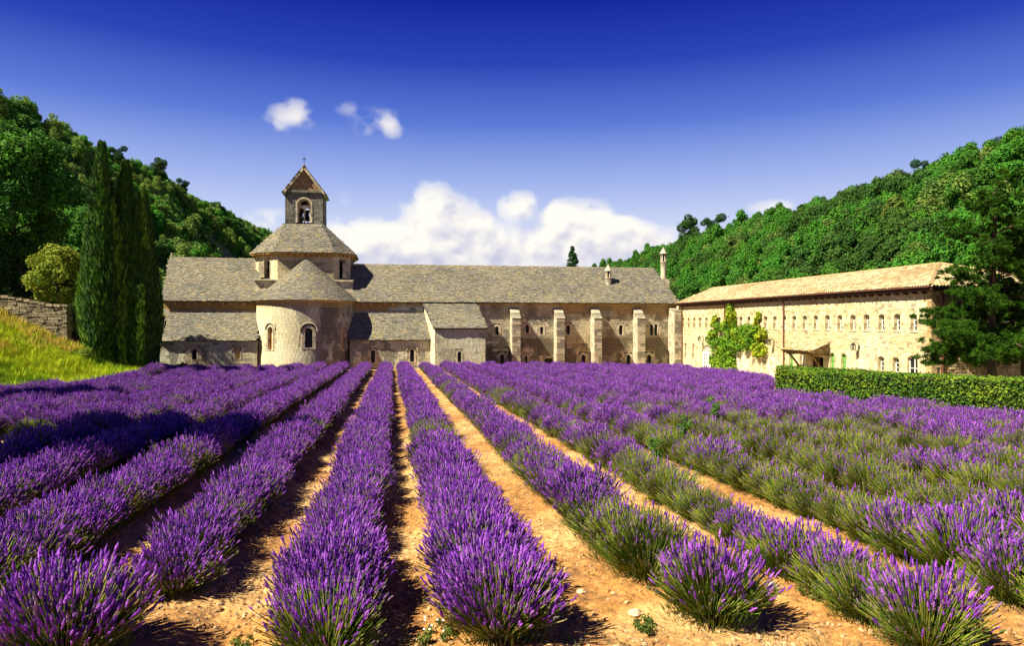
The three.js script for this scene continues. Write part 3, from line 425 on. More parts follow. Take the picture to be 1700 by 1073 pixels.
// belfry with a gabled stone roof, open arches and a bell
{
  const x0 = -12.55, x1 = -8.2, d0 = 85.5, d1 = 89.8, y0 = 15.0, y1 = 19.05, xm = (x0 + x1) / 2, hole = { u: 0, v: 15.45, w: 1.55, h: 2.85 };
  const tone = (seed) => (u, v, r) => { const k = rr(0.7, 1.2, r), c = cmix([0.25, 0.245, 0.21], [0.1, 0.098, 0.085], sm(0.4, 0.6, fbm(u * 1.5 + seed, v * 0.4, 3, 3))); return c.map((q) => q * k); };
  const dark = std([0.18, 0.17, 0.145], 0.95, { map: stoneTex, bumpMap: stoneBump, bumpScale: 0.02 });
  for (const [f, w, sd, gable] of [[frontal(xm, 0, d0), x1 - x0, 1, 1], [new Frame(V(xm, 0, d1), UX.clone().negate(), UY), x1 - x0, 2, 1], [new Frame(V(x0, 0, (d0 + d1) / 2), UZ, UY), d1 - d0 - 0.1, 3, 0], [new Frame(V(x1, 0, (d0 + d1) / 2), UZ.clone().negate(), UY), d1 - d0 - 0.1, 4, 0]]) {
    const poly = [[-w / 2, y0], [w / 2, y0], [w / 2, y1], [-w / 2, y1]];
    const op = sd < 3 ? hole : { u: 0, v: 15.6, w: 1.3, h: 2.6 };
    wall(f, poly, [op], 0.62, dark, church, 'belfry_wall'); stones(chStones, f, poly, [op], { ch: [0.24, 0.34], cl: [0.3, 0.7], color: tone(sd), seed: 80 + sd });
    const s = archPath(new THREE.Shape(), op.w + 0.36, op.h + 0.18, op.w / 2 + 0.18, 0, 0); s.holes.push(archPath(new THREE.Path(), op.w - 0.01, op.h, (op.w - 0.01) / 2, 0, 0)); const g = new THREE.ExtrudeGeometry(s, { depth: 0.6, bevelEnabled: false }); g.translate(0, op.v, -0.54); g.applyMatrix4(f.m); part('arch', g, M.trim, church);
    // twin lights: a colonnette carrying a stone head with two small arches and an opening above
    const h = new THREE.Shape(); archPath(h, op.w - 0.02, op.h, (op.w - 0.02) / 2); const hw = op.w * 0.36; for (const k of [-1, 1]) h.holes.push(archPath(new THREE.Path(), hw, op.h * 0.62, hw / 2, k * op.w * 0.22, 0.02)); h.holes.push(archPath(new THREE.Path(), op.w * 0.6, op.h * 0.2, op.w * 0.28, 0, op.h * 0.74)); const hg = new THREE.ExtrudeGeometry(h, { depth: 0.16, bevelEnabled: false }); hg.translate(0, op.v, -0.5); hg.applyMatrix4(f.m); part('twin_arch', hg, M.trim, church);
  }
  part('belfry_floor', box(x0 + 0.1, x1 - 0.1, 14.9, 15.25, d0 + 0.1, d1 - 0.1), dark, church);
  const bell = new THREE.LatheGeometry([[0.01, 0.95], [0.18, 0.93], [0.3, 0.8], [0.36, 0.45], [0.46, 0.15], [0.58, 0], [0.52, 0.02], [0.4, 0.2], [0.28, 0.7], [0.01, 0.85]].map((p) => new THREE.Vector2(...p)), 24); bell.translate(xm, 16.0, -(d0 + d1) / 2); part('bell', bell, M.bronze, church);
  part('bell_beam', box(x0 + 0.2, x1 - 0.2, 17.0, 17.2, 87.5, 87.75), M.wood, church);
  const ap = 22.15, half = 2.45, ye = 18.95;
  const tri = (d) => [V(x0 + 0.05, y1, d), V(x1 - 0.05, y1, d), V(xm, ap - 0.25, d)];
  const f = frontal(0, 0, d0 + 0.12); part('gable', join([slabOf(tri(d0 + 0.12), 0.5), slabOf(tri(d1 - 0.12).reverse(), 0.5)]), std([0.27, 0.17, 0.1], 0.95, { map: stoneTex }), church);
  stones(chStones, f, tri(0).map((p) => [p.x, p.y]), [], { ch: [0.2, 0.28], cl: [0.25, 0.5], seed: 90, color: (u, v, r) => { const k = rr(0.75, 1.2, r); return [0.36 * k, 0.235 * k, 0.135 * k]; } });
  part('gable_sill', box(x0 - 0.18, x1 + 0.18, y1 - 0.02, y1 + 0.22, d0 - 0.22, d1 + 0.22), dark, church);
  for (const k of [-1, 1]) { const a = V(xm + k * half, ye, d0 - 0.3), b = V(xm + k * half, ye, d1 + 0.3), c = V(xm, ap, d1 + 0.3), e = V(xm, ap, d0 - 0.3); part('belfry_roof', slabOf(k < 0 ? [b, a, e, c] : [a, b, c, e], 0.24), M.trim, church); slates(chSlates, k < 0 ? [b, a, e, c] : [a, b, c, e], 95 + k, { color: slateTone }); }
  const fin = new THREE.ConeGeometry(0.28, 0.55, 8); fin.translate(xm, ap + 0.15, -d0 - 0.1); part('finial', fin, M.trim, church);
  part('cross', join([box(xm - 0.03, xm + 0.03, ap + 0.3, ap + 1.25, d0 + 0.07, d0 + 0.13), box(xm - 0.24, xm + 0.24, ap + 0.86, ap + 0.93, d0 + 0.075, d0 + 0.125)]), M.iron, church);
}
const QUOIN = [[0.44, 0.39, 0.29], [0.31, 0.28, 0.21], [0.21, 0.19, 0.145], [0.5, 0.44, 0.32]].map((c) => std(c, 0.95, { map: stoneTex }));
// buttresses: core with coursed stones, sloping top
{
  const r = rngOf(120);
  for (const [x0, x1, dep, top, fr] of [[13.85, 14.85, 1.7, 5.25, 4.0], [19.25, 20.25, 1.5, 5.25, 4.0], [23.85, 24.8, 1.7, 5.25, 4.0], [29.3, 30.3, 1.6, 5.25, 4.0], [33.9, 34.76, 2.0, 5.3, 4.9]]) {
    const d0 = 82 - dep, b = solid([V(x0, BY, d0), V(x1, BY, d0), V(x1, fr, d0), V(x0, fr, d0), V(x0, BY, 81.99), V(x1, BY, 81.99), V(x1, top, 81.99), V(x0, top, 81.99)], [[0, 1, 2, 3], [3, 2, 6, 7], [4, 0, 3, 7], [1, 5, 6, 2], [5, 4, 7, 6]]);
    const bt = part('buttress', b, M.butt, church); bt.userData.label = 'pale stone buttress with sloping top';
    for (let y = BY; y < fr - 0.1;) { const h = Math.min(rr(0.3, 0.42, r), fr - y), cut = r() < 0.5 ? null : x0 + (x1 - x0) * rr(0.35, 0.65, r); for (const [a, e] of cut ? [[x0, cut], [cut, x1]] : [[x0, x1]]) { const st = new THREE.Mesh(STONE, QUOIN[Math.floor(r() * 4)]); st.name = 'stone'; st.scale.set(e - a - 0.025, h - 0.025, 0.16); st.position.copy(V((a + e) / 2, y + h / 2, d0 + 0.06 - rr(0, 0.025, r))); st.castShadow = st.receiveShadow = true; bt.add(st); } y += h; }
    const n = 4; for (let i = 0; i < n; i++) { const t = (i + 0.5) / n, L = Math.hypot(dep, top - fr) / n, st = new THREE.Mesh(STONE, QUOIN[(i + 1) % 4]); st.name = 'capping_stone'; st.scale.set(x1 - x0 + 0.08, 0.1, L + 0.05); st.position.copy(V((x0 + x1) / 2, mix(fr, top, t) + 0.05, mix(d0, 82, t) - 0.03)); st.rotation.x = Math.atan2(top - fr, dep) + 0.07; bt.add(st); }
  }
}
// two round chimneys with lantern tops
for (const [x, d, y0, y1, base] of [[26.9, 84.4, 8.1, 10.05, 7.9], [35.15, 86.6, 10.2, 12.6, 9.0]]) {
  const z = -d, hh = y1 - y0, c = new THREE.CylinderGeometry(0.36, 0.38, hh * 0.55 + 1.2, 16); c.translate(x, y0 + hh * 0.275 - 0.6, z);
  const ch = part('chimney', join([c, box(x - 0.6, x + 0.6, base - 1.4, base + 0.1, d - 0.55, d + 0.55), box(x - 0.48, x + 0.48, base + 0.1, base + 0.3, d - 0.45, d + 0.45)]), M.trim, church);
  const ring = new THREE.CylinderGeometry(0.44, 0.44, 0.1, 16); ring.translate(x, y0 + hh * 0.56, z); part('collar', ring, M.trim, ch);
  const inner = new THREE.CylinderGeometry(0.16, 0.16, hh * 0.45, 10); inner.translate(x, y0 + hh * 0.8, z); part('flue', inner, M.dark, ch);
  for (let i = 0; i < 6; i++) { const a = i / 6 * 6.283 + 0.3, g = new THREE.CylinderGeometry(0.06, 0.06, hh * 0.45, 6); g.translate(x + Math.cos(a) * 0.31, y0 + hh * 0.8, z + Math.sin(a) * 0.31); part('colonnette', g, M.trim, ch); }
  const cap = new THREE.ConeGeometry(0.5, 0.95, 12); cap.translate(x, y1 + 0.5, z); part('cap', cap, M.trim, ch);
}
instanced('masonry_stones', STONE, M.stone, chStones, church);
instanced('roof_slabs', STONE, M.slate, chSlates, church);

/* ---------- long guest wing on the right ---------- */
const wing = thing('guest_wing', 'long two-storey cream stone wing with canal-tile roof, facing left over the lavender', 'building', V(34.8, -1.8, 60));
const wingStones = [], wingTiles = [];
const TILE = (() => { const g = new THREE.CylinderGeometry(0.11, 0.13, 1, 7, 1, true, -Math.PI / 2, Math.PI); const i = new THREE.CylinderGeometry(0.095, 0.115, 1, 7, 1, true, -Math.PI / 2, Math.PI); const e = i.index.array; for (let k = 0; k < e.length; k += 3) { const t = e[k]; e[k] = e[k + 2]; e[k + 2] = t; } return join([g, i]); })();
function tiles(out, poly3, seed, pitch = 0.25, ex = 0.34) {
  const [f, poly] = roofFace(poly3), r = rngOf(seed), us = poly.map((p) => p[0]), vs = poly.map((p) => p[1]), u1 = Math.max(...us), v1 = Math.max(...vs), q0 = new THREE.Quaternion();
  for (let u = Math.min(...us) + pitch / 2; u < u1; u += pitch) for (let v = 0; v < v1; v += ex) {
    if (!inPoly(poly, u, Math.min(v + 0.1, v1 - 0.02))) continue; const a = fbm(u * 0.22, v * 0.22, 3, seed), k = rr(0.65, 1.2, r), c = cmix([0.66, 0.56, 0.33], [0.46, 0.32, 0.14], sm(0.36, 0.66, a + (r() - 0.5) * 0.7));
    out.push({ m: f.m.clone().multiply(new THREE.Matrix4().compose(new THREE.Vector3(u, v + 0.17 - 0.06, 0.02 + r() * 0.015), q0.setFromEuler(new THREE.Euler(-0.05 + (r() - 0.5) * 0.03, 0, (r() - 0.5) * 0.06)).clone(), new THREE.Vector3(1, 0.46, 1))), c: c.map((q) => q * k) });
  }
}
{
  const WX = 34.8, D1 = 82, D0 = 40.1, f = new Frame(V(WX, 0, D1), UZ, UY), UD = (d) => D1 - d;
  const place = (o, d, y, off) => { o.position.set(WX + off, y, -d).sub(wing.position); o.rotation.y = -Math.PI / 2; wing.add(o); shade(o); return o; };
  const open = [];
  function casement(w, h, rise, rows, cols = 2, colour = M.white) {
    const bars = [], s = archPath(new THREE.Shape(), w, h, rise); s.holes.push(archPath(new THREE.Path(), w - 0.09, h - 0.1, Math.max(0.02, rise - 0.03), 0, 0.055)); const g = new THREE.ExtrudeGeometry(s, { depth: 0.07, bevelEnabled: false, curveSegments: 8 }); bars.push(g);
    for (let i = 1; i < cols; i++) { const q = new THREE.BoxGeometry(i * 2 === cols ? 0.05 : 0.035, h - 0.12, 0.05); q.translate(-w / 2 + w * i / cols, h / 2, 0.035); bars.push(q); }
    for (let i = 1; i < rows; i++) { const q = new THREE.BoxGeometry(w - 0.1, 0.035, 0.04); q.translate(0, (h - rise * 0.5) * i / rows, 0.036); bars.push(q); }
    const m = new THREE.Mesh(join(bars), colour); m.name = 'window';
    const p = new THREE.Mesh(new THREE.ShapeGeometry(archPath(new THREE.Shape(), w, h, rise), 8), M.pane); p.name = 'pane'; p.position.z = 0.012; m.add(p);
    const sill = new THREE.Mesh(new THREE.BoxGeometry(w + 0.16, 0.1, 0.42), M.trim); sill.name = 'sill'; sill.position.set(0, -0.04, 0.2); m.add(sill); return m;
  }
  const upW = casement(0.6, 1.2, 0.13, 3), loW = casement(0.64, 1.72, 0.14, 5), gr = casement(0.64, 1.72, 0.14, 3, 2, M.windowGreen);
  gr.children[0].material = M.windowGreen;  // frame and pane share one plain green
  for (let i = 0; i < 25; i++) { const d = 79.5 - 1.575 * i; open.push({ u: UD(d), v: 2.95, w: 0.6, h: 1.2, rise: 0.13 }); place(upW.clone(), d, 2.95, 0.36); }
  for (const d of [78.8, 76.65, 62.8, 60.9, 54.75, 44.9, 43.4]) { open.push({ u: UD(d), v: -0.62, w: 0.64, h: 1.72, rise: 0.14 }); place(loW.clone(), d, -0.62, 0.34); }
  for (const d of [56.35, 50.55, 49.1]) { open.push({ u: UD(d), v: -0.62, w: 0.64, h: 1.72, rise: 0.14 }); const q = place(gr.clone(), d, -0.62, 0.24); q.name = 'green_window'; q.userData.label = 'window with green frame and pane'; }
  const fw = casement(0.95, 3.1, 0.3, 4); open.push({ u: UD(41.8), v: -1.8, w: 0.95, h: 3.1, rise: 0.3 }); place(fw, 41.8, -1.8, 0.24).name = 'french_window';
  { // arched glazed entrance
    const w = 2.5, h = 2.9; open.push({ u: UD(73.2), v: -1.85, w, h, rise: 0.95 }); const s = archPath(new THREE.Shape(), w, h, 0.95), P = []; s.holes.push(archPath(new THREE.Path(), w - 0.3, 0.74, 0.72, 0, 2.05));
    for (const x of [-0.82, -0.34, 0.34, 0.82]) for (let j = 0; j < 4; j++) { const q = new THREE.Path(), y = 0.28 + j * 0.42, k = 0.16; q.moveTo(x - k, y); q.lineTo(x + k, y); q.lineTo(x + k, y + 0.35); q.lineTo(x - k, y + 0.35); q.lineTo(x - k, y); s.holes.push(q); }
    P.push(new THREE.ExtrudeGeometry(s, { depth: 0.08, bevelEnabled: false })); for (let i = -7; i < 8; i++) { const b = new THREE.BoxGeometry(0.035, 0.7, 0.03); b.translate(i * 0.14, 2.35 - Math.abs(i) * 0.02, 0.04); P.push(b); }
    const m = new THREE.Mesh(join(P), M.white); m.name = 'glazed_door'; const p = new THREE.Mesh(new THREE.ShapeGeometry(archPath(new THREE.Shape(), w, h, 0.95)), M.pane); p.name = 'pane'; p.position.z = 0.015; m.add(p); place(m, 73.2, -1.85, 0.22);
  }
  { // door under the porch: one glazed leaf, one standing open
    open.push({ u: UD(52.6), v: -1.85, w: 1.8, h: 2.55, rise: 0.05 }); const m = casement(0.9, 2.5, 0.02, 4); m.name = 'porch_door'; place(m, 53.05, -1.85, 0.3); m.material = M.wood; const d = new THREE.Mesh(new THREE.BoxGeometry(1.9, 2.6, 0.05), M.dark); d.name = 'dark_interior'; place(d, 52.6, -0.6, 0.5);  // black board behind the open leaf paints the unlit interior
  }
  { // low red-brown door under a pale arched surround
    open.push({ u: UD(46.95), v: -1.85, w: 1.36, h: 1.9, rise: 0.03 }); const m = new THREE.Mesh(join([0, 1, 2, 3, 4, 5].map((i) => { const b = new THREE.BoxGeometry(0.215, 1.9, 0.06); b.translate(-0.55 + i * 0.22, 0.95, 0); return b; })), M.door); m.name = 'plank_door'; place(m, 46.95, -1.85, 0.3);
    const s = archPath(new THREE.Shape(), 1.9, 2.7, 0.5); const q = new THREE.Path(); q.moveTo(-0.68, 0); q.lineTo(0.68, 0); q.lineTo(0.68, 1.9); q.lineTo(-0.68, 1.9); q.lineTo(-0.68, 0); s.holes.push(q); const g = new THREE.ExtrudeGeometry(s, { depth: 0.06, bevelEnabled: false }), t = new THREE.Mesh(g, M.plaster); t.name = 'door_surround'; place(t, 46.95, -1.85, -0.01);
  }
  const holes = open.map((o) => ({ u: o.u, v: o.v - 0.05, w: o.w + 0.3, h: o.h + 0.22 }));
  wall(f, [[0, -2.4], [D1 - D0, -2.4], [D1 - D0, 5.7], [0, 5.7]], open, 0.5, M.wing, wing);
  const blank = [[59.2, 2.1], [65.0, 2.4], [48.9, 1.6]];
  for (const [d, w] of blank) { const t = new THREE.Mesh(boxUV(new THREE.BoxGeometry(w, d < 50 ? 1.3 : 2.5, 0.05)), M.plaster); t.name = 'plaster_panel'; place(t, d, d < 50 ? -1.3 : -0.75, -0.005); const c = new THREE.Mesh(new THREE.BoxGeometry(w + 0.2, 0.1, 0.1), M.trim); c.name = 'string_course'; place(c, d, d < 50 ? -0.6 : 0.55, -0.02); holes.push({ u: UD(d), v: -2.2, w, h: 2.8 }); }
  holes.push({ u: UD(46.95), v: -1.85, w: 1.9, h: 2.5 });
  stones(wingStones, f, [[0, -2.2], [D1 - D0 - 0.55, -2.2], [D1 - D0 - 0.55, 5.5], [0, 5.5]], holes, { ch: [0.12, 0.24], cl: [0.2, 0.5], proud: [0.002, 0.03], joint: 0.03, rough: 0.08, seed: 150, color: (u, v, r) => { const a = fbm(u * 0.3, v * 0.5, 4, 15), k = r() < 0.07 ? 0.5 : rr(0.76, 1.1, r), c = cmix([0.78, 0.7, 0.48], [0.69, 0.57, 0.33], sm(0.42, 0.66, a + (r() - 0.5) * 0.3)); return c.map((q) => q * k); } });
  // gable end of rubble stone, with a window, and dressed corner stones
  const gf = frontal(0, 0, D0), gw = { u: 37.9, v: 2.7, w: 0.9, h: 1.35, rise: 0.15 };
  wall(gf, [[34.82, -2.4], [46, -2.4], [46, 5.7], [34.82, 5.7]], [gw], 0.5, M.rubble, wing, 'gable_wall');
  const gwin = casement(0.9, 1.35, 0.15, 3); gwin.position.copy(V(37.9, 2.7, D0 + 0.3)).sub(wing.position); wing.add(shade(gwin));
  stones(wingStones, gf, [[35.4, -2.2], [46, -2.2], [46, 5.6], [35.4, 5.6]], [{ ...gw, w: 1.1, h: 1.5 }], { ch: [0.14, 0.3], cl: [0.18, 0.5], proud: [0.01, 0.08], joint: 0.05, rough: 0.25, seed: 151, color: (u, v, r) => { const k = rr(0.6, 1.15, r), c = cmix([0.62, 0.52, 0.33], [0.42, 0.31, 0.16], r()); return c.map((q) => q * k); } });
  { const r = rngOf(152), qm = [[0.46, 0.33, 0.16], [0.52, 0.4, 0.2], [0.4, 0.28, 0.13]].map((c) => std(c, 0.95, { map: stoneTex })); let i = 0; for (let y = -2.2; y < 5.5; i++) { const h = rr(0.34, 0.44, r), q = new THREE.Mesh(STONE, qm[Math.floor(r() * 3)]), lx = i % 2 ? 0.62 : 0.42, ld = i % 2 ? 0.4 : 0.6; q.name = 'corner_stone'; q.scale.set(lx, h - 0.02, ld); q.position.copy(V(34.78 + lx / 2, y + h / 2, D0 - 0.02 + ld / 2)).sub(wing.position); wing.add(shade(q)); y += h; } }
  part('wall', join([box(45.5, 46, -2.4, 5.7, D0 + 0.5, D1), box(35.3, 45.5, -2.4, 5.7, D1 - 0.5, D1 - 0.02)]), M.rubble, wing);
  // roof
  const ye = 5.86, ex = 34.3, rx = 40.2, ry = 7.85, A = V(ex, ye, 80.7), B = V(ex, ye, 39.6), Cc = V(46.4, ye, 39.6), Dd = V(46.4, ye, 82), r1 = V(rx, ry, 82.9), r0 = V(rx, ry, 45.5);
  const faces = [[A, B, r0, r1], [B, Cc, r0], [Cc, Dd, r1, r0]];
  for (const p of faces) part('roof', slabOf(p, 0.1), M.roof, wing);
  tiles(wingTiles, faces[0], 160); tiles(wingTiles, faces[1], 161); tiles(wingTiles, faces[2], 162, 0.5, 0.6);
  { const hip = []; for (const [a, b] of [[B, r0], [r0, r1], [Cc, r0]]) { const L = a.distanceTo(b), dir = b.clone().sub(a).normalize(), n = Math.floor(L / 0.38); for (let i = 0; i < n; i++) { const g = TILE.clone(); g.scale(1.25, 0.46, 1.25); g.applyMatrix4(new Frame(a.clone().addScaledVector(dir, (i + 0.5) * L / n).add(new THREE.Vector3(0, 0.05, 0)), new THREE.Vector3().crossVectors(dir, UY), dir).m); hip.push(g); } } part('ridge_tiles', join(hip), std([0.4, 0.27, 0.12], 0.9), wing); }
  part('soffit', join([box(34.36, 34.82, 5.6, 5.72, 39.7, 80.7), box(34.36, 46.3, 5.6, 5.72, 39.66, 40.12), box(34.3, 34.36, 5.62, 5.8, 39.66, 80.7), box(34.3, 46.3, 5.62, 5.8, 39.6, 39.66)]), M.redwood, wing);
  { const g = []; for (let d = 40.5; d < 80.4; d += 0.85) g.push(box(34.38, 34.81, 5.44, 5.6, d, d + 0.1)); part('rafter_ends', join(g), M.redwood, wing); const gt = new THREE.CylinderGeometry(0.09, 0.09, 41.1, 10, 1, true, Math.PI / 2, Math.PI); gt.rotateX(Math.PI / 2); gt.rotateZ(Math.PI / 2 * 0); gt.translate(34.22, 5.83, -60.15); part('gutter', gt, std([0.16, 0.06, 0.035], 0.5, { metalness: 0.4, side: THREE.DoubleSide }), wing); }
  for (const d of [79.6, 68.65, 57.4]) { const p = part('downpipe', tube(V(34.7, -1.9, d), V(34.7, 5.4, d), 0.07, 0.07, 10), M.zinc, wing); part('elbow', tube(V(34.7, 5.4, d), V(34.25, 5.78, d), 0.07, 0.07, 8), M.zinc, p); }
  part('downpipe', tube(V(35.5, -1.9, 39.98), V(35.5, 5.6, 39.98), 0.08, 0.08, 10), M.zinc, wing);
  // wall lanterns on scrolled brackets
  for (const d of [73.9, 59.1, 47.24]) {
    const g = new THREE.Group(); g.name = 'wall_lantern'; g.position.copy(V(34.8, 1.5, d)).sub(wing.position); wing.add(g);
    const br = new THREE.CatmullRomCurve3([[0, 0.1, 0], [-0.1, 0.5, 0], [-0.4, 0.55, 0], [-0.52, 0.45, 0]].map((p) => new THREE.Vector3(...p)));
    const add = (n, geo, m) => { const q = new THREE.Mesh(geo, m); q.name = n; g.add(q); q.castShadow = true; return q; };
    add('bracket', join([new THREE.TubeGeometry(br, 14, 0.025, 6), (() => { const b = new THREE.BoxGeometry(0.05, 0.35, 0.14); b.translate(-0.03, 0.15, 0); return b; })()]), M.iron);
    const parts = []; for (const [x, z] of [[-1, -1], [-1, 1], [1, -1], [1, 1]]) { const b = new THREE.BoxGeometry(0.03, 0.36, 0.03); b.translate(-0.52 + x * 0.11, 0.16, z * 0.11); parts.push(b); } const cap = new THREE.ConeGeometry(0.22, 0.2, 4, 1); cap.rotateY(Math.PI / 4); cap.translate(-0.52, 0.42, 0); parts.push(cap); const bs = new THREE.BoxGeometry(0.26, 0.04, 0.26); bs.translate(-0.52, -0.02, 0); parts.push(bs); add('lantern_frame', join(parts), M.iron);
    const gl = new THREE.BoxGeometry(0.2, 0.33, 0.2); gl.translate(-0.52, 0.165, 0); add('glass', gl, M.lamp);
  }
  // porch canopy: tiled shed roof on curved timber brackets
  {
    const g = new THREE.Group(); g.name = 'porch_canopy'; g.position.copy(V(34.8, 1.8, 52.6)).sub(wing.position); wing.add(g); const roof = [V(32.85, 1.18, 54.6), V(32.85, 1.18, 50.5), V(34.82, 1.9, 50.8), V(34.82, 1.9, 54.6)], l = [];
    part('canopy_roof', slabOf(roof, 0.09), M.wood, g); tiles(l, roof, 170, 0.25, 0.36); instanced('canopy_tiles', TILE, M.tile, l, g);
    for (const d of [54.1, 51.0]) { const c = new THREE.CatmullRomCurve3([V(34.75, -0.75, d), V(34.25, -0.3, d), V(33.7, 0.4, d), V(33.15, 1.0, d)]), b = part('bracket', new THREE.TubeGeometry(c, 12, 0.1, 4), M.wood, g); part('tie_beam', box(33.0, 34.8, 0.86, 1.02, d - 0.07, d + 0.07), M.wood, b); }
    part('eaves_beam', box(32.98, 33.14, 0.98, 1.12, 50.55, 54.55), M.wood, g);
  }
  // flagstones of the threshold and a small planter wall
  part('plinth', box(34.6, 34.82, -1.95, -1.5, 62.5, 66.5), M.plaster, wing);
}
instanced('masonry_stones', STONE, M.wingStone, wingStones, wing);
instanced('roof_tiles', TILE, M.tile, wingTiles, wing);

/* ---------- climbing vine on the wing ---------- */
{
  const r = rngOf(201), o = thing('climbing_vine', 'bright green climbing vine spreading over the facade of the cream wing', 'vine', V(34.5, -1.75, 69)), b = [];
  const put = (d, y, s, t) => b.push([34.62 - s * 0.35, y, -d, s, t ?? r()]);
  for (let i = 0; i < 26; i++) put(rr(66.6, 70.6, r), rr(-1.6, 0.6, r), rr(0.45, 0.7, r), rr(0.1, 0.7, r));
  for (let i = 0; i < 60; i++) { const d = rr(61.8, 71.3, r), e = Math.abs(d - 67.5) / 6; put(d, rr(0.5 + e * 0.9, 3.4 - e * 0.6, r), rr(0.3, 0.62, r), rr(0, 0.75, r)); }
  for (let i = 0; i < 12; i++) { const t = i / 12; put(66.8 + (r() - 0.5) * 2.2 * (1 - t * 0.6), 3.4 + t * 1.7, rr(0.28, 0.5, r), rr(0.6, 1, r)); put(70.9 - t * 0.6 + (r() - 0.5) * 0.6, 3.2 + t * 1.0, 0.25, 0.8); put(61.9 - t * 0.3 + (r() - 0.5) * 0.5, 2.8 + t * 1.7, 0.24, 0.95); }  // top sprigs and outer edge take yellower tints: sunlight painted into leaf colour
  for (let i = 0; i < 16; i++) put(rr(60.4, 62, r), rr(0.5, 2.6, r), rr(0.3, 0.5, r), rr(0.8, 1, r));
  const p = [], c = []; leaves(p, c, b, 15000, 0.13, [[0.035, 0.11, 0.008], [0.09, 0.22, 0.012], [0.2, 0.31, 0.015], [0.4, 0.38, 0.02]], r, { shell: 0.3, asp: 0.8, up: 0 });
  for (let i = 0; i < p.length; i += 3) if (p[i] > 34.76) p[i] = 34.76 - (p[i] - 34.76) * 0.5;
  part('foliage', geoOf(p, c), M.leaf, o);
  for (const [d, e] of [[69.6, 71], [69.2, 67.5], [69.0, 65.2]]) part('stem', new THREE.TubeGeometry(new THREE.CatmullRomCurve3([V(34.55, -1.9, d), V(34.6, -0.6, d - 0.2), V(34.62, 0.7, (d + e) / 2), V(34.62, 2.4, e)]), 16, 0.07, 6), M.bark, o);
}
/* ---------- hedges ---------- */
function hedge(label, pts, thick, top, depth, n, seed, size, group) {
  const r = rngOf(seed), o = thing('clipped_hedge', label, 'hedge', V(pts[0][0], groundY(...pts[0]), pts[0][1])), p = [], c = [], core = [];
  const L = pts.slice(1).map((q, i) => Math.hypot(q[0] - pts[i][0], q[1] - pts[i][1])), sum = L.reduce((a, b) => a + b, 0), tints = [[0.018, 0.06, 0.006], [0.045, 0.125, 0.01], [0.1, 0.2, 0.014], [0.22, 0.29, 0.018]];
  pts.slice(1).forEach((b, s) => {
    const a = pts[s], ux = (b[0] - a[0]) / L[s], ud = (b[1] - a[1]) / L[s], nx = ud, nd = -ux, N = Math.round(n * L[s] / sum), blobs = [];
    const P = (t, w, y) => [a[0] + ux * t + nx * w, y, -(a[1] + ud * t + nd * w)], T = (t) => typeof top === 'function' ? top(t / L[s]) : top, G = (t, w) => groundY(a[0] + ux * t + nx * w, a[1] + ud * t + nd * w);
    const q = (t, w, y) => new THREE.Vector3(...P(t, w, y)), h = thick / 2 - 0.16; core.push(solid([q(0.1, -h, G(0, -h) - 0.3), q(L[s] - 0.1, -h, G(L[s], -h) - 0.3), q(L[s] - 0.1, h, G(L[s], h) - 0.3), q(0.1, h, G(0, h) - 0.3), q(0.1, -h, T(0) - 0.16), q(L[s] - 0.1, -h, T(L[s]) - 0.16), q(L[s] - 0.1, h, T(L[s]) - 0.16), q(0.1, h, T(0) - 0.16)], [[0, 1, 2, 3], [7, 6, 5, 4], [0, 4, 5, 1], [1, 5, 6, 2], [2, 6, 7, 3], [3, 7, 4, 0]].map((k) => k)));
    for (let i = 0; i < N; i++) {
      const t = r() * L[s], f = r(), H = T(t) - G(t, 0), per = thick + 2 * H; let w, y, k = f * per;
      if (k < H) { w = -thick / 2; y = G(t, w) + k; } else if (k < H + thick) { w = -thick / 2 + k - H; y = T(t); } else { w = thick / 2; y = G(t, w) + (k - H - thick); }
      let tt = t; if (r() < 0.1) { tt = s === 0 && r() < 0.6 ? 0 : t; w = (r() - 0.5) * thick; y = mix(G(tt, w), T(tt), r()); }
      const bump = (fbm(tt * 2.2, (w + y) * 2.2, 3, seed) - 0.5) * 0.13, ow = w > 0 ? bump : -bump; blobs.push([...P(tt + (r() - 0.5) * 0.12, w + ow + (r() - 0.5) * 0.1, y + bump * 0.6 + (r() - 0.5) * 0.08), 0.05, fbm(tt * 1.2, y * 2 + w * 2, 3, seed + 5) * 1.5 - 0.3 + 0.4 * r()]);
    }
    leaves(p, c, blobs, N, size, tints, r, { up: 0.55, asp: 0.7, shell: 0.2 });
  });
  part('foliage', geoOf(p, c), M.leaf, o); part('shade_core', join(core), std([0.02, 0.03, 0.008], 1), o); return o;  // solid dark core under the leaves, inner shade put into its colour
}
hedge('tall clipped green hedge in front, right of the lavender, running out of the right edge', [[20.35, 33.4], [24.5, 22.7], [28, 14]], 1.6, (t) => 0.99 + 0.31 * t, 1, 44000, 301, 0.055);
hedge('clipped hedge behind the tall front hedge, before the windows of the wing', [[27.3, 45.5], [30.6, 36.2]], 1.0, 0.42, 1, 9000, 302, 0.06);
hedge('low dark strip of hedge between the lavender and the foot of the wing', [[29.0, 60.5], [28.8, 48.5]], 0.8, -1.05, 1, 6000, 303, 0.06);

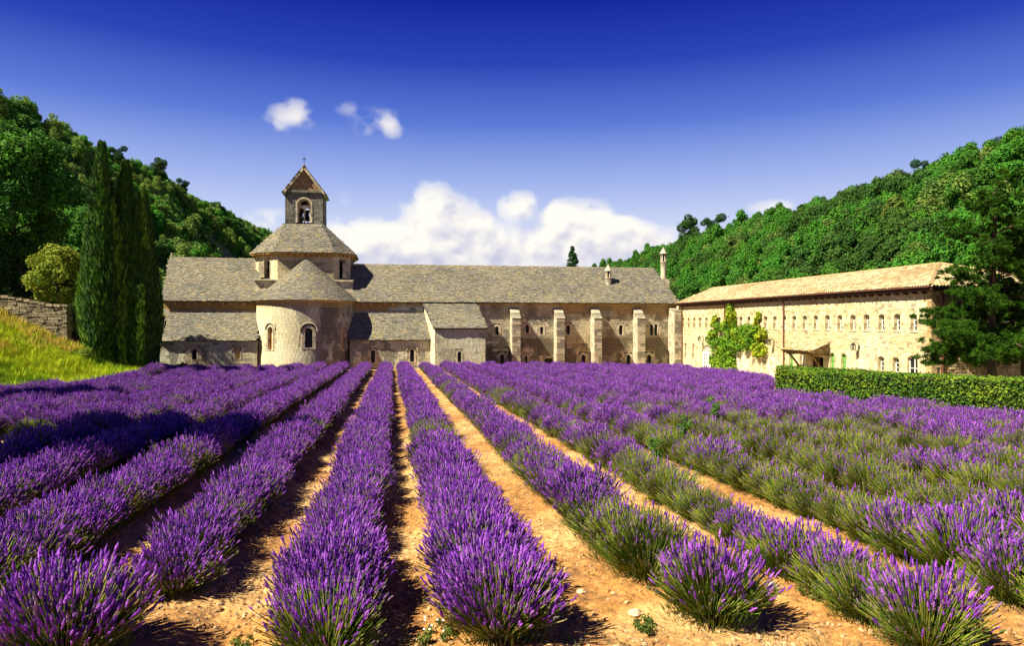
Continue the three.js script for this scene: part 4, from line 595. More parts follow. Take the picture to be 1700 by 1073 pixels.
/* ---------- dry-stone retaining wall and fence on the left ---------- */
{
  const o = thing('retaining_wall', 'old dry-stone retaining wall above the grassy bank left of the cypresses', 'wall', V(-26.2, 0.8, 62)), r = rngOf(210), l = [];
  const f = frontal(0, 0, 62), topY = (x) => 4.92 + 0.62 * sm(-27, -31, x) + (fbm(x * 0.9, 3, 3, 2) - 0.5) * 0.25;
  const poly = [[-36, 0]]; poly.push([-26.2, 0]); for (let x = -26.2; x >= -36; x -= 0.4) poly.push([x, topY(x)]);
  wall(f, poly, [], 0.7, M.rubble, o, 'wall_core'); const rf = new Frame(V(-26.2, 0, 62.02), new THREE.Vector3(0.35, 0, -1), UY), rp = [[0, 0], [5.2, 0], [5.2, 4.75], [0, 4.9]], nic = { u: 0.9, v: 1.0, w: 1.0, h: 2.0, rise: 0.5 };
  wall(rf, rp, [nic], 0.8, M.rubble, o, 'wall_core'); part('niche_back', box(-27.4, -26.95, 0.5, 4.4, 62.4, 65), M.rubble, o);
  const vis = poly.map(([u, v]) => [u, v]); const tone = (u, v, q) => { const k = rr(0.55, 1.15, q), c = cmix([0.55, 0.47, 0.3], [0.3, 0.26, 0.19], q()); return c.map((z) => z * k); };
  stones(l, f, vis, [], { ch: [0.15, 0.27], cl: [0.24, 0.62], proud: [0.0, 0.07], joint: 0.03, rough: 0.12, seed: 211, color: tone }); stones(l, rf, rp, [nic], { ch: [0.18, 0.3], cl: [0.3, 0.7], proud: [0.0, 0.06], joint: 0.03, rough: 0.12, seed: 212, color: tone });
  for (let x = -26.4; x > -36; x -= 0.55) l.push({ m: new THREE.Matrix4().compose(V(x, topY(x) + 0.05, 62.3), new THREE.Quaternion().setFromEuler(new THREE.Euler(0, (r() - 0.5) * 0.2, (r() - 0.5) * 0.2)), new THREE.Vector3(rr(0.4, 0.7, r), rr(0.12, 0.22, r), 0.8)), c: tone(0, 0, r), size: 1 });
  const mats = [0, 1, 2, 3, 4, 5].map((i) => std([0.16 + 0.085 * i, 0.135 + 0.073 * i, 0.085 + 0.047 * i], 0.97, { map: stoneTex, bumpMap: stoneBump, bumpScale: 0.04 })), shown = l.filter((e) => { const p = new THREE.Vector3().setFromMatrixPosition(e.m); return p.x > -32 && p.y > groundY(p.x, 62) - 0.3; }).sort((a, b) => b.size - a.size);
  shown.slice(0, 298).forEach((e) => { const q = new THREE.Mesh(STONE, mats[clamp(Math.round((e.c[0] - 0.16) / 0.085), 0, 5)]); q.name = 'stone'; e.m.decompose(q.position, q.quaternion, q.scale); q.position.sub(o.position); o.add(shade(q)); });
  const rest = [...shown.slice(298), ...l.filter((e) => !shown.includes(e))]; instanced('small_stones', STONE, M.stone, rest, o);
  const fe = thing('picket_fence', 'small pale fence with thin pickets beside the left corner of the church', 'fence', V(-26.2, -0.6, 78.5));
  for (let i = 0; i < 13; i++) { const x = -27.6 + i * 0.21, y = groundY(x, 78.5); part('picket', box(x, x + 0.06, y - 0.1, y + 1.15, 78.48, 78.53), M.trim, fe); } for (const h of [0.3, 0.95]) part('rail', box(-27.7, -24.95, groundY(-26, 78.5) + h, groundY(-26, 78.5) + h + 0.07, 78.54, 78.59), M.trim, fe);
}

/* ---------- single trees ---------- */
function tree(name, label, x, d, y, crown, trunk, group, turn = 0) { const o = thing(name, label, 'tree', V(x, y, d), group); o.rotation.y = turn; const a = new THREE.Mesh(trunk, M.bark), b = new THREE.Mesh(crown, M.leaf); a.name = 'trunk'; b.name = 'crown'; o.add(a, b); return shade(o); }
{
  const r = rngOf(400);
  const big = (n, w, h, y0, leavesN, size, tints, s, rb = [0.2, 0.36]) => { const q = rngOf(s), b = blobTree(q, n, w, h, y0, rb); return [leafGeo(b, leavesN, size, tints, q, { shell: 0.45 }), limbs(q, y0 + h, y0 + h * 0.25, w, 8, w * 0.06)]; };
  const T1 = big(34, 5.6, 12.5, 4.0, 26000, 0.2, [...GREEN, ...LIME.slice(0, 1)], 401), T2 = big(26, 4.8, 10, 2.5, 17000, 0.19, GREEN, 402), T3 = big(22, 3.2, 6, 0.6, 11000, 0.15, DARKG, 403), T4 = big(46, 2.9, 4.9, 1.1, 9000, 0.11, [...LIME, [0.34, 0.4, 0.04]], 404, [0.1, 0.24]);
  tree('broadleaf_tree', 'big dark broadleaf tree at the left edge, rising behind the stone wall', -34, 69.8, 4.6, ...T1);
  tree('broadleaf_tree', 'broadleaf tree just left of the cypresses, behind the pale round tree', -33.8, 85, 4.6, ...T2);
  tree('broadleaf_tree', 'small dark tree directly behind the top of the retaining wall', -32.6, 68.2, 4.2, ...T3);
  tree('olive_tree', 'yellow-green bushy tree between the retaining wall and the cypresses', -28.0, 64.6, 4.0, ...T4);
  tree('broadleaf_tree', 'tree outside the left edge whose shadow falls over the near lavender rows', -17.6, 19.5, 0.5, ...big(32, 5.4, 11, 3.6, 18000, 0.22, GREEN, 405));
  tree('broadleaf_tree', 'smaller tree outside the left edge, shading the middle lavender rows', -25.2, 37, 1.0, ...big(22, 3.6, 7, 3.2, 9000, 0.22, GREEN, 406));
}
{ // cypresses: upright sprays wrapped tightly round a spindle
  const cyp = (seed, R, H) => {
    const r = rngOf(seed), p = [], c = [], ribs = []; for (let i = 0; i < 22; i++) ribs.push([r() * 6.283, rr(-0.1, 0.75, r), rr(0.75, 1.12, r), rr(0.2, 0.5, r), r()]);
    for (let i = 0; i < 15000; i++) {
      const t = Math.pow(r(), 0.85), a = r() * 6.283, prof = R * (sm(-0.3, 0.36, t) * mix(1, 0.8, sm(0.5, 0.85, t)) * Math.pow(clamp(1.02 - t), 0.5) * 1.25 * mix(1, 0.8, sm(0.75, 1, t))); let k = 0.86, tn = 0.4;
      for (const [ra, rt, rk, rw, rc] of ribs) { let da = Math.abs(a - ra); if (da > Math.PI) da = 6.283 - da; if (da < rw && t > rt && t < rt + 0.42) { const q = rk * (1 - 0.25 * (da / rw) ** 2); if (q > k) { k = q; tn = rc; } } }
      k *= 0.88 + 0.26 * fbm(a * 3, t * H * 1.2, 3, seed) ; const rad = prof * k * Math.sqrt(rr(0.5, 1.12, r)), s = rr(0.14, 0.42, r), y = t * H, x = Math.cos(a) * rad, z = Math.sin(a) * rad, tip = new THREE.Vector3(x + Math.cos(a) * s * 0.3 + (r() - 0.5) * 0.1, y + s, z + Math.sin(a) * s * 0.3 + (r() - 0.5) * 0.1), w = s * 0.28, ta = a + 1.57 + (r() - 0.5) * 1.5, A = [x - Math.cos(ta) * w, y, z - Math.sin(ta) * w], B = [x + Math.cos(ta) * w, y + 0.02, z + Math.sin(ta) * w], D = [x - Math.cos(a) * 0.05, y - s * 0.5, z - Math.sin(a) * 0.05];
      p.push(...A, ...B, tip.x, tip.y, tip.z, ...A, ...D, ...B); const m = clamp(tn * 0.6 + r() * 0.45), cc = m < 0.5 ? cmix([0.01, 0.036, 0.006], [0.035, 0.1, 0.01], m * 2) : cmix([0.035, 0.1, 0.01], [0.2, 0.36, 0.02], m * 2 - 1); for (let z2 = 0; z2 < 6; z2++) c.push(...cc);
    }
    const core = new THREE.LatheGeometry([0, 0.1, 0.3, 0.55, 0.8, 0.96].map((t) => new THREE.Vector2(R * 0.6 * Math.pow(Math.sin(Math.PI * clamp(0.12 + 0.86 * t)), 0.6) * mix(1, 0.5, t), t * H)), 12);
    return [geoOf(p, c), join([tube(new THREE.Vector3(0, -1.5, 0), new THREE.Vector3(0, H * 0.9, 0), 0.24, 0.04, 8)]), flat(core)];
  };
  const A = cyp(501, 1.5, 17.6), B = cyp(502, 1.4, 14.5), inner = std([0.008, 0.016, 0.005], 1);  // near-black solid spindle inside the sprays, inner shade put into its colour
  for (const [x, d, top, s, g, turn, label] of [[-24.3, 62.5, 13.7, 0.98, B, 0, 'shortest cypress at the left end of the cypress row, brightly sunlit'], [-23.2, 61, 18.0, 1.08, A, 1, 'tallest cypress of the row, second from the left'], [-21.75, 62, 16.8, 1.06, A, 2.6, 'second tallest cypress, in the middle of the row'], [-22.6, 64, 15.6, 1.0, B, 5, 'cypress half hidden behind the two tallest ones of the row'], [-21.2, 64.5, 14.8, 1.05, B, 4, 'slim shaded cypress standing behind between the middle and right cypresses'], [-20.6, 61.8, 13.6, 1.05, B, 2, 'dark cypress at the right end of the row, nearest the church']]) {
    const y = groundY(x, d) - 0.05, H = g === A ? 17.6 : 14.5, o = tree('cypress_tree', label, x, d, y, g[0], g[1], 'cypresses left of the church', turn), c = new THREE.Mesh(g[2], inner); c.name = 'shade_spindle'; o.add(c); o.scale.set(s, (top - y) / H, s);
  }
}
{ // spruce far behind the long roof, and dark pines on the two skylines
  const r = rngOf(520), p = [], c = [], b = []; for (let i = 0; i < 26; i++) { const t = i / 25; for (let k = 0; k < 5; k++) { const a = r() * 6.283, q = 4.4 * (1 - t) * rr(0.45, 1.05, r); b.push([Math.cos(a) * q, 3 + 11.6 * t - q * 0.25, Math.sin(a) * q, 0.34 + 0.7 * (1 - t), r()]); } } leaves(p, c, b, 12000, 0.24, PINE, r, { squash: 0.5, asp: 0.35 });
  tree('spruce_tree', 'dark pointed conifer rising alone behind the long roof ridge', 39.5, 150, 5.8, geoOf(p, c), tube(new THREE.Vector3(0, -8, 0), new THREE.Vector3(0, 14, 0), 0.35, 0.05, 8));
  const pine = (seed, tints) => { const q = rngOf(seed), bl = []; for (let i = 0; i < 13; i++) { const a = q() * 6.283, w = q() * 2.6; bl.push([Math.cos(a) * w, 4.0 + q() * 4.2 - w * 0.3, Math.sin(a) * w, rr(0.6, 1.25, q), q()]); } return [leafGeo(bl, 6500, 0.17, tints, q, { squash: 0.85, asp: 0.4 }), limbs(q, 8, 4.6, 2.6, 7, 0.22)]; };
  const Pa = pine(521, DARKG), Pb = pine(522, PINE), s1 = (a, n, x, d, left, g, k, turn) => { const o = tree(n, a, x, d, hillY(x, d, left) - 0.3, ...g, null, turn); o.scale.setScalar(k); };
  s1('dark umbrella-shaped pine breaking the left skyline above the cypresses', 'pine_tree', -66, 213, true, Pa, 1.15, 0); s1('small pine leaning out of the left skyline, right of the umbrella pine', 'pine_tree', -63.6, 228, true, Pb, 0.85, 2); s1('dark pine high on the left skyline, just right of the tallest cypress', 'pine_tree', -69, 190, true, Pb, 0.75, 4);
  s1('left tree of a dark pine pair on the right skyline', 'pine_tree', 108, 238, false, Pa, 1.75, 1); s1('right tree of a dark pine pair on the right skyline', 'pine_tree', 112, 232, false, Pb, 1.6, 3);
  s1('dark pine on top of the right hill, nearest the right edge', 'pine_tree', 110, 112, false, Pa, 0.95, 3); s1('dark broad pine on the right skyline, midway up the ridge', 'pine_tree', 110, 128, false, Pb, 0.95, 0.5); s1('small thin pine poking above the right ridge', 'pine_tree', 110, 172, false, Pb, 0.8, 5);
}
{ // big pine in front of the wing's gable end
  const pineTree = (label, x, d, seed, tiers, mirror) => {
    const r = rngOf(seed), o = thing('pine_tree', label, 'tree', V(x, groundY(x, d), d)), y0 = groundY(x, d), bl = [], g = [tube(V(x, y0 - 0.3, d), V(x - 0.15, y0 + 5, d), 0.3, 0.24, 10), tube(V(x - 0.15, y0 + 4.95, d), V(x + 0.2, y0 + 13.2, d), 0.24, 0.06, 8)];
    for (const [y, len, a, dip] of tiers) {
      const n = V(x, y0 + y, d), e = n.clone().add(new THREE.Vector3(Math.cos(a) * len * (Math.cos(a) < 0 ? 0.84 : 1.1), dip, Math.sin(a) * len)), mid = n.clone().lerp(e, 0.5).add(new THREE.Vector3(0, 0.25, 0));
      g.push(new THREE.TubeGeometry(new THREE.CatmullRomCurve3([n, mid, e]), 8, 0.06, 5)); const N = Math.round(len * 23);
      for (let i = 0; i < N; i++) { const t = rr(0.3, 1.05, r), q = n.clone().lerp(e, t); bl.push([q.x + (r() - 0.5) * 1.7, q.y + 0.2 + (r() - 0.5) * 1.3, q.z + (r() - 0.5) * 1.7, rr(0.18, 0.36, r), r()]); }
    }
    // tufts of needles
    const p = [], c = []; for (const [bx, by, bz, br, bt] of bl) for (let i = 0; i < 150; i++) { const dv = new THREE.Vector3(r() - 0.5, r() - 0.35, r() - 0.5).normalize(), s = br * rr(0.55, 1.1, r), w = 0.022, sx = new THREE.Vector3(r() - 0.5, r() - 0.5, r() - 0.5).cross(dv).normalize().multiplyScalar(w), q0 = [bx + dv.x * s * 0.25 + (r() - 0.5) * br * 0.8, by + dv.y * s * 0.25 + (r() - 0.5) * br * 0.5, bz + dv.z * s * 0.25 + (r() - 0.5) * br * 0.8]; p.push(q0[0] - sx.x, q0[1] - sx.y, q0[2] - sx.z, q0[0] + sx.x, q0[1] + sx.y, q0[2] + sx.z, q0[0] + dv.x * s * 0.6, q0[1] + dv.y * s * 0.6, q0[2] + dv.z * s * 0.6); const cc = cmix([0.005, 0.024, 0.002], [0.045, 0.115, 0.006], clamp(bt * 0.6 + r() * 0.4)); c.push(...cc, ...cc, ...cc); }
    part('needles', geoOf(p, c), M.leafSolid, o); part('trunk', join(g), M.bark, o); return o;
  };
  const tiers = [], r = rngOf(540); for (const [y, len, a, dip] of [[3.6, 4.4, 3.3, -0.5], [3.9, 3.4, 2.6, -0.3], [4.6, 4.8, 3.0, -0.1], [4.3, 3.6, 0.4, -0.4], [4.2, 2.6, 1.8, -0.3], [5.2, 3.8, 3.6, 0.2], [5.4, 3.2, 5.4, 0.1], [5.2, 3.4, 0.1, 0], [6.4, 3.0, 2.7, 0.3], [6.6, 3.4, 0.6, 0.2], [6.3, 2.6, 4.6, 0.3], [7.6, 2.8, 3.4, 0.4], [7.9, 3.0, 0.2, 0.4], [8.8, 2.4, 2.4, 0.5], [9.2, 2.6, 5.8, 0.6], [10.2, 2.2, 3.7, 0.6], [10.6, 2.2, 0.7, 0.6], [11.6, 1.6, 2.2, 0.6], [12.2, 1.4, 5.2, 0.6], [13, 0.9, 0, 0.8]]) tiers.push([y, len, a, dip]);
  pineTree('tall dark pine with spreading boughs before the gable end of the wing', 35.6, 36.2, 541, tiers); pineTree('second pine at the right edge, beside the tall spreading pine', 38.6, 36.8, 542, tiers.map(([y, l, a, q]) => [y * 0.92, l * 0.85, a + 1.1, q]));
  { const q = rngOf(545), b = []; for (let i = 0; i < 12; i++) b.push([(q() - 0.5) * 1.4, 0.3 + q() * 1.5, (q() - 0.5) * 1.0, rr(0.3, 0.5, q), q()]); const o = thing('shrub', 'dark shrub at the foot of the rubble gable wall, behind the hedge', 'shrub', V(34.2, groundY(34.2, 38.5), 38.5)); const m = new THREE.Mesh(leafGeo(b, 2600, 0.09, DARKG, q), M.leaf); m.name = 'foliage'; o.add(shade(m)); }
}
/* ---------- grass on the bank ---------- */
function blades(seed, n, h, tints, R = 0.28) { const r = rngOf(seed), p = [], c = []; for (let i = 0; i < n; i++) { const a = r() * 6.283, q = R * Math.sqrt(r()), x = Math.cos(a) * q, z = Math.sin(a) * q, l = h * rr(0.5, 1.1, r), b = r() * 6.283, w = h * (0.022 + 0.02 * r()), lean = rr(0.1, 0.6, r) * l; p.push(x - Math.cos(b) * w, -0.03, z - Math.sin(b) * w, x + Math.cos(b) * w, -0.03, z + Math.sin(b) * w, x + Math.cos(b + 1.6) * lean, l, z + Math.sin(b + 1.6) * lean); const t = tints[Math.floor(r() * tints.length)], v = rr(0.75, 1.2, r); for (let k = 0; k < 3; k++) c.push(t[0] * v, t[1] * v, t[2] * v); } return geoOf(p, c); }
{
  const r = rngOf(600), o = new THREE.Group(); o.name = 'meadow_grass'; tag(o, 'yellow-green meadow grass covering the bank on the left', 'grass', null, 'stuff'); scene.add(o);
  const kinds = [blades(601, 46, 0.42, [[0.25, 0.4, 0.015], [0.38, 0.5, 0.02], [0.16, 0.32, 0.012]]), blades(602, 46, 0.5, [[0.44, 0.54, 0.02], [0.5, 0.54, 0.025], [0.36, 0.48, 0.016]]), blades(603, 40, 0.62, [[0.5, 0.36, 0.06], [0.56, 0.42, 0.1], [0.42, 0.32, 0.05]]), blades(604, 50, 0.45, [[0.08, 0.18, 0.012], [0.14, 0.25, 0.015]])], lists = kinds.map(() => []);
  for (let i = 0; i < 30000; i++) { const d = rr(34, 80, r), x = bankStart(d) + 0.9 - Math.pow(r(), 1.2) * 15; if (d > 62 && x < -25.5) continue; if (x > -18.5) continue; const n = fbm(x * 0.45, d * 0.3, 4, 610), n2 = fbm(x * 0.3 + 40, d * 0.3, 3, 611); let k = n < 0.42 ? 3 : n < 0.52 ? 0 : 1; if (n2 > 0.72) k = r() < 0.5 ? 2 : k; if (d > 58 && x < -24.8 && r() < 0.5) k = 2; if (r() < 0.2) k = 1; const s = rr(0.7, 1.3, r); lists[k].push({ m: new THREE.Matrix4().compose(V(x, groundY(x, d), d), new THREE.Quaternion().setFromAxisAngle(UY, r() * 6.283), new THREE.Vector3(s, s * rr(0.7, 1.3, r), s)) }); }
  lists.forEach((l, i) => l.length && instanced('grass_tufts', kinds[i], M.leafSolid, l, o));
  const b = []; for (let i = 0; i < 9; i++) b.push([(r() - 0.5) * 2.4, 0.2 + r() * 0.6, (r() - 0.5) * 1, rr(0.3, 0.5, r), rr(0.5, 1, r)]); for (const [x, d, l, s] of [[-19.2, 66, 'yellow-green low shrub at the foot of the right-hand cypress', 1], [-24.2, 59.2, 'small pale bush in the grass before the left cypress', 0.8]]) { const q = thing('shrub', l, 'shrub', V(x, groundY(x, d), d)), m = new THREE.Mesh(leafGeo(b, 2200, 0.1, LIME, rngOf(620)), M.leaf); m.name = 'foliage'; m.scale.setScalar(s); q.add(shade(m)); }
}
/* ---------- lavender ---------- */
const PURPLE = [[0.19, 0.045, 0.38], [0.27, 0.075, 0.5], [0.37, 0.14, 0.58], [0.09, 0.02, 0.24]], BUD = [[0.2, 0.22, 0.08], [0.16, 0.13, 0.18], [0.15, 0.23, 0.05]], STEM = [[0.13, 0.23, 0.025], [0.24, 0.32, 0.05], [0.07, 0.14, 0.016], [0.36, 0.38, 0.1]], STEMG = [[0.11, 0.23, 0.014], [0.21, 0.33, 0.022], [0.055, 0.14, 0.01], [0.36, 0.43, 0.055]];
function lavender(seed, n, flower, R, H) {
  const dark = flower < 0.7, STM = dark ? STEMG : STEM, r = rngOf(seed), sp = [], sc = [], fp = [], fc = [], X = new THREE.Vector3(), Y = new THREE.Vector3(), Z = new THREE.Vector3(), q = new THREE.Vector3();
  const basis = (d) => { X.set(d.y, -d.x, 0.3).cross(d).normalize(); Z.crossVectors(d, X); };
  for (let i = 0; i < n; i++) {
    const ct = 1 - 0.86 * Math.pow(r(), 0.95), st = Math.sqrt(1 - ct * ct), a = r() * 6.283, k = (r() < 0.06 ? rr(1.1, 1.28, r) : rr(0.74, 1.12, r)) * (1 + 0.1 * Math.sin(a * 3 + seed)), dx = st * Math.cos(a), dz = st * Math.sin(a);
    const b = new THREE.Vector3(dx * 0.25 * R, 0.03 + 0.08 * r(), dz * 0.25 * R), t = new THREE.Vector3(dx * R * k, 0.1 + (H - 0.1) * Math.pow(ct, 0.75) * k, dz * R * k), d = new THREE.Vector3(dx * 0.75, ct + 0.5, dz * 0.75).add(q.set((r() - 0.5) * 0.6, (r() - 0.5) * 0.3, (r() - 0.5) * 0.6)).normalize();
    const m = b.clone().lerp(t, 0.55).addScaledVector(d, -0.02); m.y -= 0.03; const w = 0.005, cs = STM[Math.floor(r() * 4)], v = rr(0.75, 1.2, r);
    basis(t.clone().sub(b).normalize()); const ring = (c, s) => [0, 2.1, 4.2].map((g) => [c.x + (X.x * Math.cos(g) + Z.x * Math.sin(g)) * s, c.y + (X.y * Math.cos(g) + Z.y * Math.sin(g)) * s, c.z + (X.z * Math.cos(g) + Z.z * Math.sin(g)) * s]);
    const r0 = ring(b, w * 1.2), r1 = ring(m, w), r2 = ring(t, w * 0.8); for (const [A, B] of [[r0, r1], [r1, r2]]) for (let j = 0; j < 3; j++) { const e = (j + 1) % 3; sp.push(...A[j], ...B[j], ...A[e], ...A[e], ...B[j], ...B[e]); for (let z = 0; z < 6; z++) sc.push(cs[0] * v, cs[1] * v, cs[2] * v); }
    const bloom = r() < flower * (dark ? mix(0.1, 1.25, sm(0.35, 0.75, ct)) : mix(0.3, 1, sm(0.12, 0.55, ct))), L = bloom ? rr(0.075, 0.14, r) : rr(0.04, 0.08, r), W = bloom ? rr(0.0095, 0.0145, r) : rr(0.007, 0.01, r), pal = bloom ? PURPLE : BUD, c0 = bloom && r() < 0.08 ? [0.22, 0.17, 0.24] : pal[Math.floor(r() * pal.length)], vv = rr(0.75, 1.25, r); if (!bloom && r() < (dark ? 0.6 : 0.35)) continue;
    basis(d); const prof = bloom ? [[0, 0.45], [0.14, 0.8], [0.24, 0.42], [0.4, 1], [0.62, 0.9], [0.84, 0.6], [1, 0.08]] : [[0, 0.4], [0.4, 1], [0.75, 0.8], [1, 0.1]], rings = prof.map(([h, s], z) => [0, 1, 2, 3].map((g) => { const an = g * 1.571 + z * 0.78, s2 = s * W * rr(0.8, 1.2, r); return [t.x + d.x * L * h + (X.x * Math.cos(an) + Z.x * Math.sin(an)) * s2, t.y + d.y * L * h + (X.y * Math.cos(an) + Z.y * Math.sin(an)) * s2, t.z + d.z * L * h + (X.z * Math.cos(an) + Z.z * Math.sin(an)) * s2]; }));
    for (let z = 1; z < rings.length; z++) for (let g = 0; g < 4; g++) { const A = rings[z - 1], B = rings[z], e = (g + 1) % 4, tt = vv * rr(0.8, 1.2, r); fp.push(...A[g], ...B[g], ...A[e], ...A[e], ...B[g], ...B[e]); for (let k2 = 0; k2 < 6; k2++) fc.push(c0[0] * tt, c0[1] * tt, c0[2] * tt); }
  }
  for (let i = 0; i < 1500; i++) { const a = r() * 6.283, ct = r(), st = Math.sqrt(1 - ct * ct), s = rr(0.45, 0.84, r), x = Math.cos(a) * st * R * s, z = Math.sin(a) * st * R * s, y = 0.03 + H * 0.8 * ct * s, l = rr(0.08, 0.17, r), w = 0.006, g = r() * 6.283; sp.push(x - Math.cos(g) * w, y - l * 0.4, z - Math.sin(g) * w, x + Math.cos(g) * w, y - l * 0.4, z + Math.sin(g) * w, x + Math.cos(a) * st * l * 0.7, y + l * (0.5 + 0.5 * ct), z + Math.sin(a) * st * l * 0.7); const c = STM[Math.floor(r() * 3)], v = rr(0.6, 1.1, r); for (let k = 0; k < 3; k++) sc.push(c[0] * v, c[1] * v, c[2] * v); }
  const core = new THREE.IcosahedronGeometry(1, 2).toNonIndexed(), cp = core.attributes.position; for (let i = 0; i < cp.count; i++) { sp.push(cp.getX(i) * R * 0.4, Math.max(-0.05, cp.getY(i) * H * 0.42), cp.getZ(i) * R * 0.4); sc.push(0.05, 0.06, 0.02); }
  return [geoOf(sp, sc), geoOf(fp, fc)];
}
const LV = { full: [701, 702, 703, 704, 705].map((s) => lavender(s, 1350, 0.8, 0.61, 0.7)), mixed: [711, 712, 713].map((s) => lavender(s, 1150, 0.44, 0.61, 0.68)), green: [721, 722, 723].map((s) => lavender(s, 1400, 0.06, 0.64, 0.7)) };
const ORD = ['first', 'second', 'third', 'fourth', 'fifth', 'sixth', 'seventh', 'eighth', 'ninth', 'tenth', 'eleventh', 'twelfth', 'thirteenth'];
{
  const r = rngOf(800), D0 = { '-5': 26, '-4': 17, '-3': 11.6, '-2': 9.4, '-1': 8.2, 0: 7.8, 1: 8.0, 2: 8.0, 3: 6.75, 4: 7.0, 5: 9, 6: 10 };
  for (let k = -9; k <= 12; k++) {
    const X = ROW(k), start = D0[k] ?? (k < 0 ? -X / 0.6 : X / 1.16), end = k > 5 ? mix(76, 65, (k - 5) / 7) : k < -4 ? 74 : 76.3, side = k <= 0 ? `${ORD[-k]} lavender row left of the straight central earth path` : `${ORD[k - 1]} lavender row right of the straight central earth path`;
    const o = thing('lavender_row', side + (k > 1 ? ', partly green' : k === 1 ? ', greenish midway' : k === 0 ? ', full purple' : ', dense and purple'), 'lavender row', V(X, groundY(X, start), start), 'lavender rows of the field');
    let n = 0; for (let d = start; d < end;) {
      const x = X + (fbm(d * 0.25, k * 3.1, 2, 5) - 0.5) * 0.22, px = 850 + 1150 * (x * Math.cos(YAW) - d * Math.sin(YAW)) / (x * Math.sin(YAW) + d * Math.cos(YAW)); let step = rr(0.48, 0.64, r) * (d > 40 ? 1.15 : 1) * (k > 1 && d < 34 ? (k === 3 && d < 13 ? 1.4 : 1.55) : 1);
      if (k === -1 && n === 0) step = 1.95; if (k === 2 && n === 0) step = 1.5;
      const clear = bankStart(d) + 0.6 < x && px > -120 && px < 1830 && x < 27.6 && !(x > 18.6 && d > 33.4 - (x - 19.6) * 2.43 - 1.35 && x / d > 0.578) && !(x > 20 && x / d > 0.585 && d > 30);
      if (clear) {
        const g = fbm(x * 0.42, d * 0.16, 3, 820), near = sm(15, 9, d); let pg = k > 2 ? sm(9, 12, d) * sm(34, 20, d) * sm(0.3, 0.5, g) : k === 2 ? 0.16 : 0.02, pm = k > 1 ? 0.18 : 0.2; if (k === 1 && d > 19.5 && d < 24) pg = 0.85; if (k >= 7) pg *= 0.35; if (k === 2 && d > 24 && d < 52) pg = 0.45; if (k >= 3 && k < 8 && d > 11 && d < 22) pg = Math.max(pg, 0.6); if (k === 3 && d > 15 && d < 40) pg = Math.max(pg, 0.5); if (k >= 2) { pm += 0.6 * near; pg += 0.2 * near; } if (k <= -2 && n < 3) pg = 0.35;
        const u = r(), kind = u < pg ? 'green' : u < pg + pm ? 'mixed' : 'full', set = LV[kind], v = set[Math.floor(r() * set.length)], b = new THREE.Mesh(v[0], M.flower), f = new THREE.Mesh(v[1], M.flower); b.name = 'lavender_bush'; f.name = 'flower_spikes'; b.add(f);
        const s = rr(0.9, 1.12, r) * (n === 0 ? (k === -1 ? 1.42 : 1.12) : d < 9.8 ? 1.1 : 1) * (k === 1 ? 1.04 : k === 0 || k === -1 ? 0.95 : k === 3 && d < 13 ? 0.86 : 1) * (kind === 'green' ? 0.95 : 1); b.position.copy(V(x + (r() - 0.5) * 0.12 - (k === -1 && n === 0 ? 0.55 : k === 2 && n === 0 ? -0.3 : 0), groundY(x, d) + 0.0, d)).sub(o.position); b.rotation.y = r() * 6.283; b.scale.set(s, s * rr(0.9, 1.1, r), s); b.castShadow = b.receiveShadow = f.castShadow = f.receiveShadow = true; o.add(b);
        if (kind !== 'full') b.userData.label = kind === 'green' ? 'green bush hardly in bloom' : 'half-bloomed bush';
      }
      n++; d += step;
    }
    if (!o.children.length) scene.remove(o);
  }
}
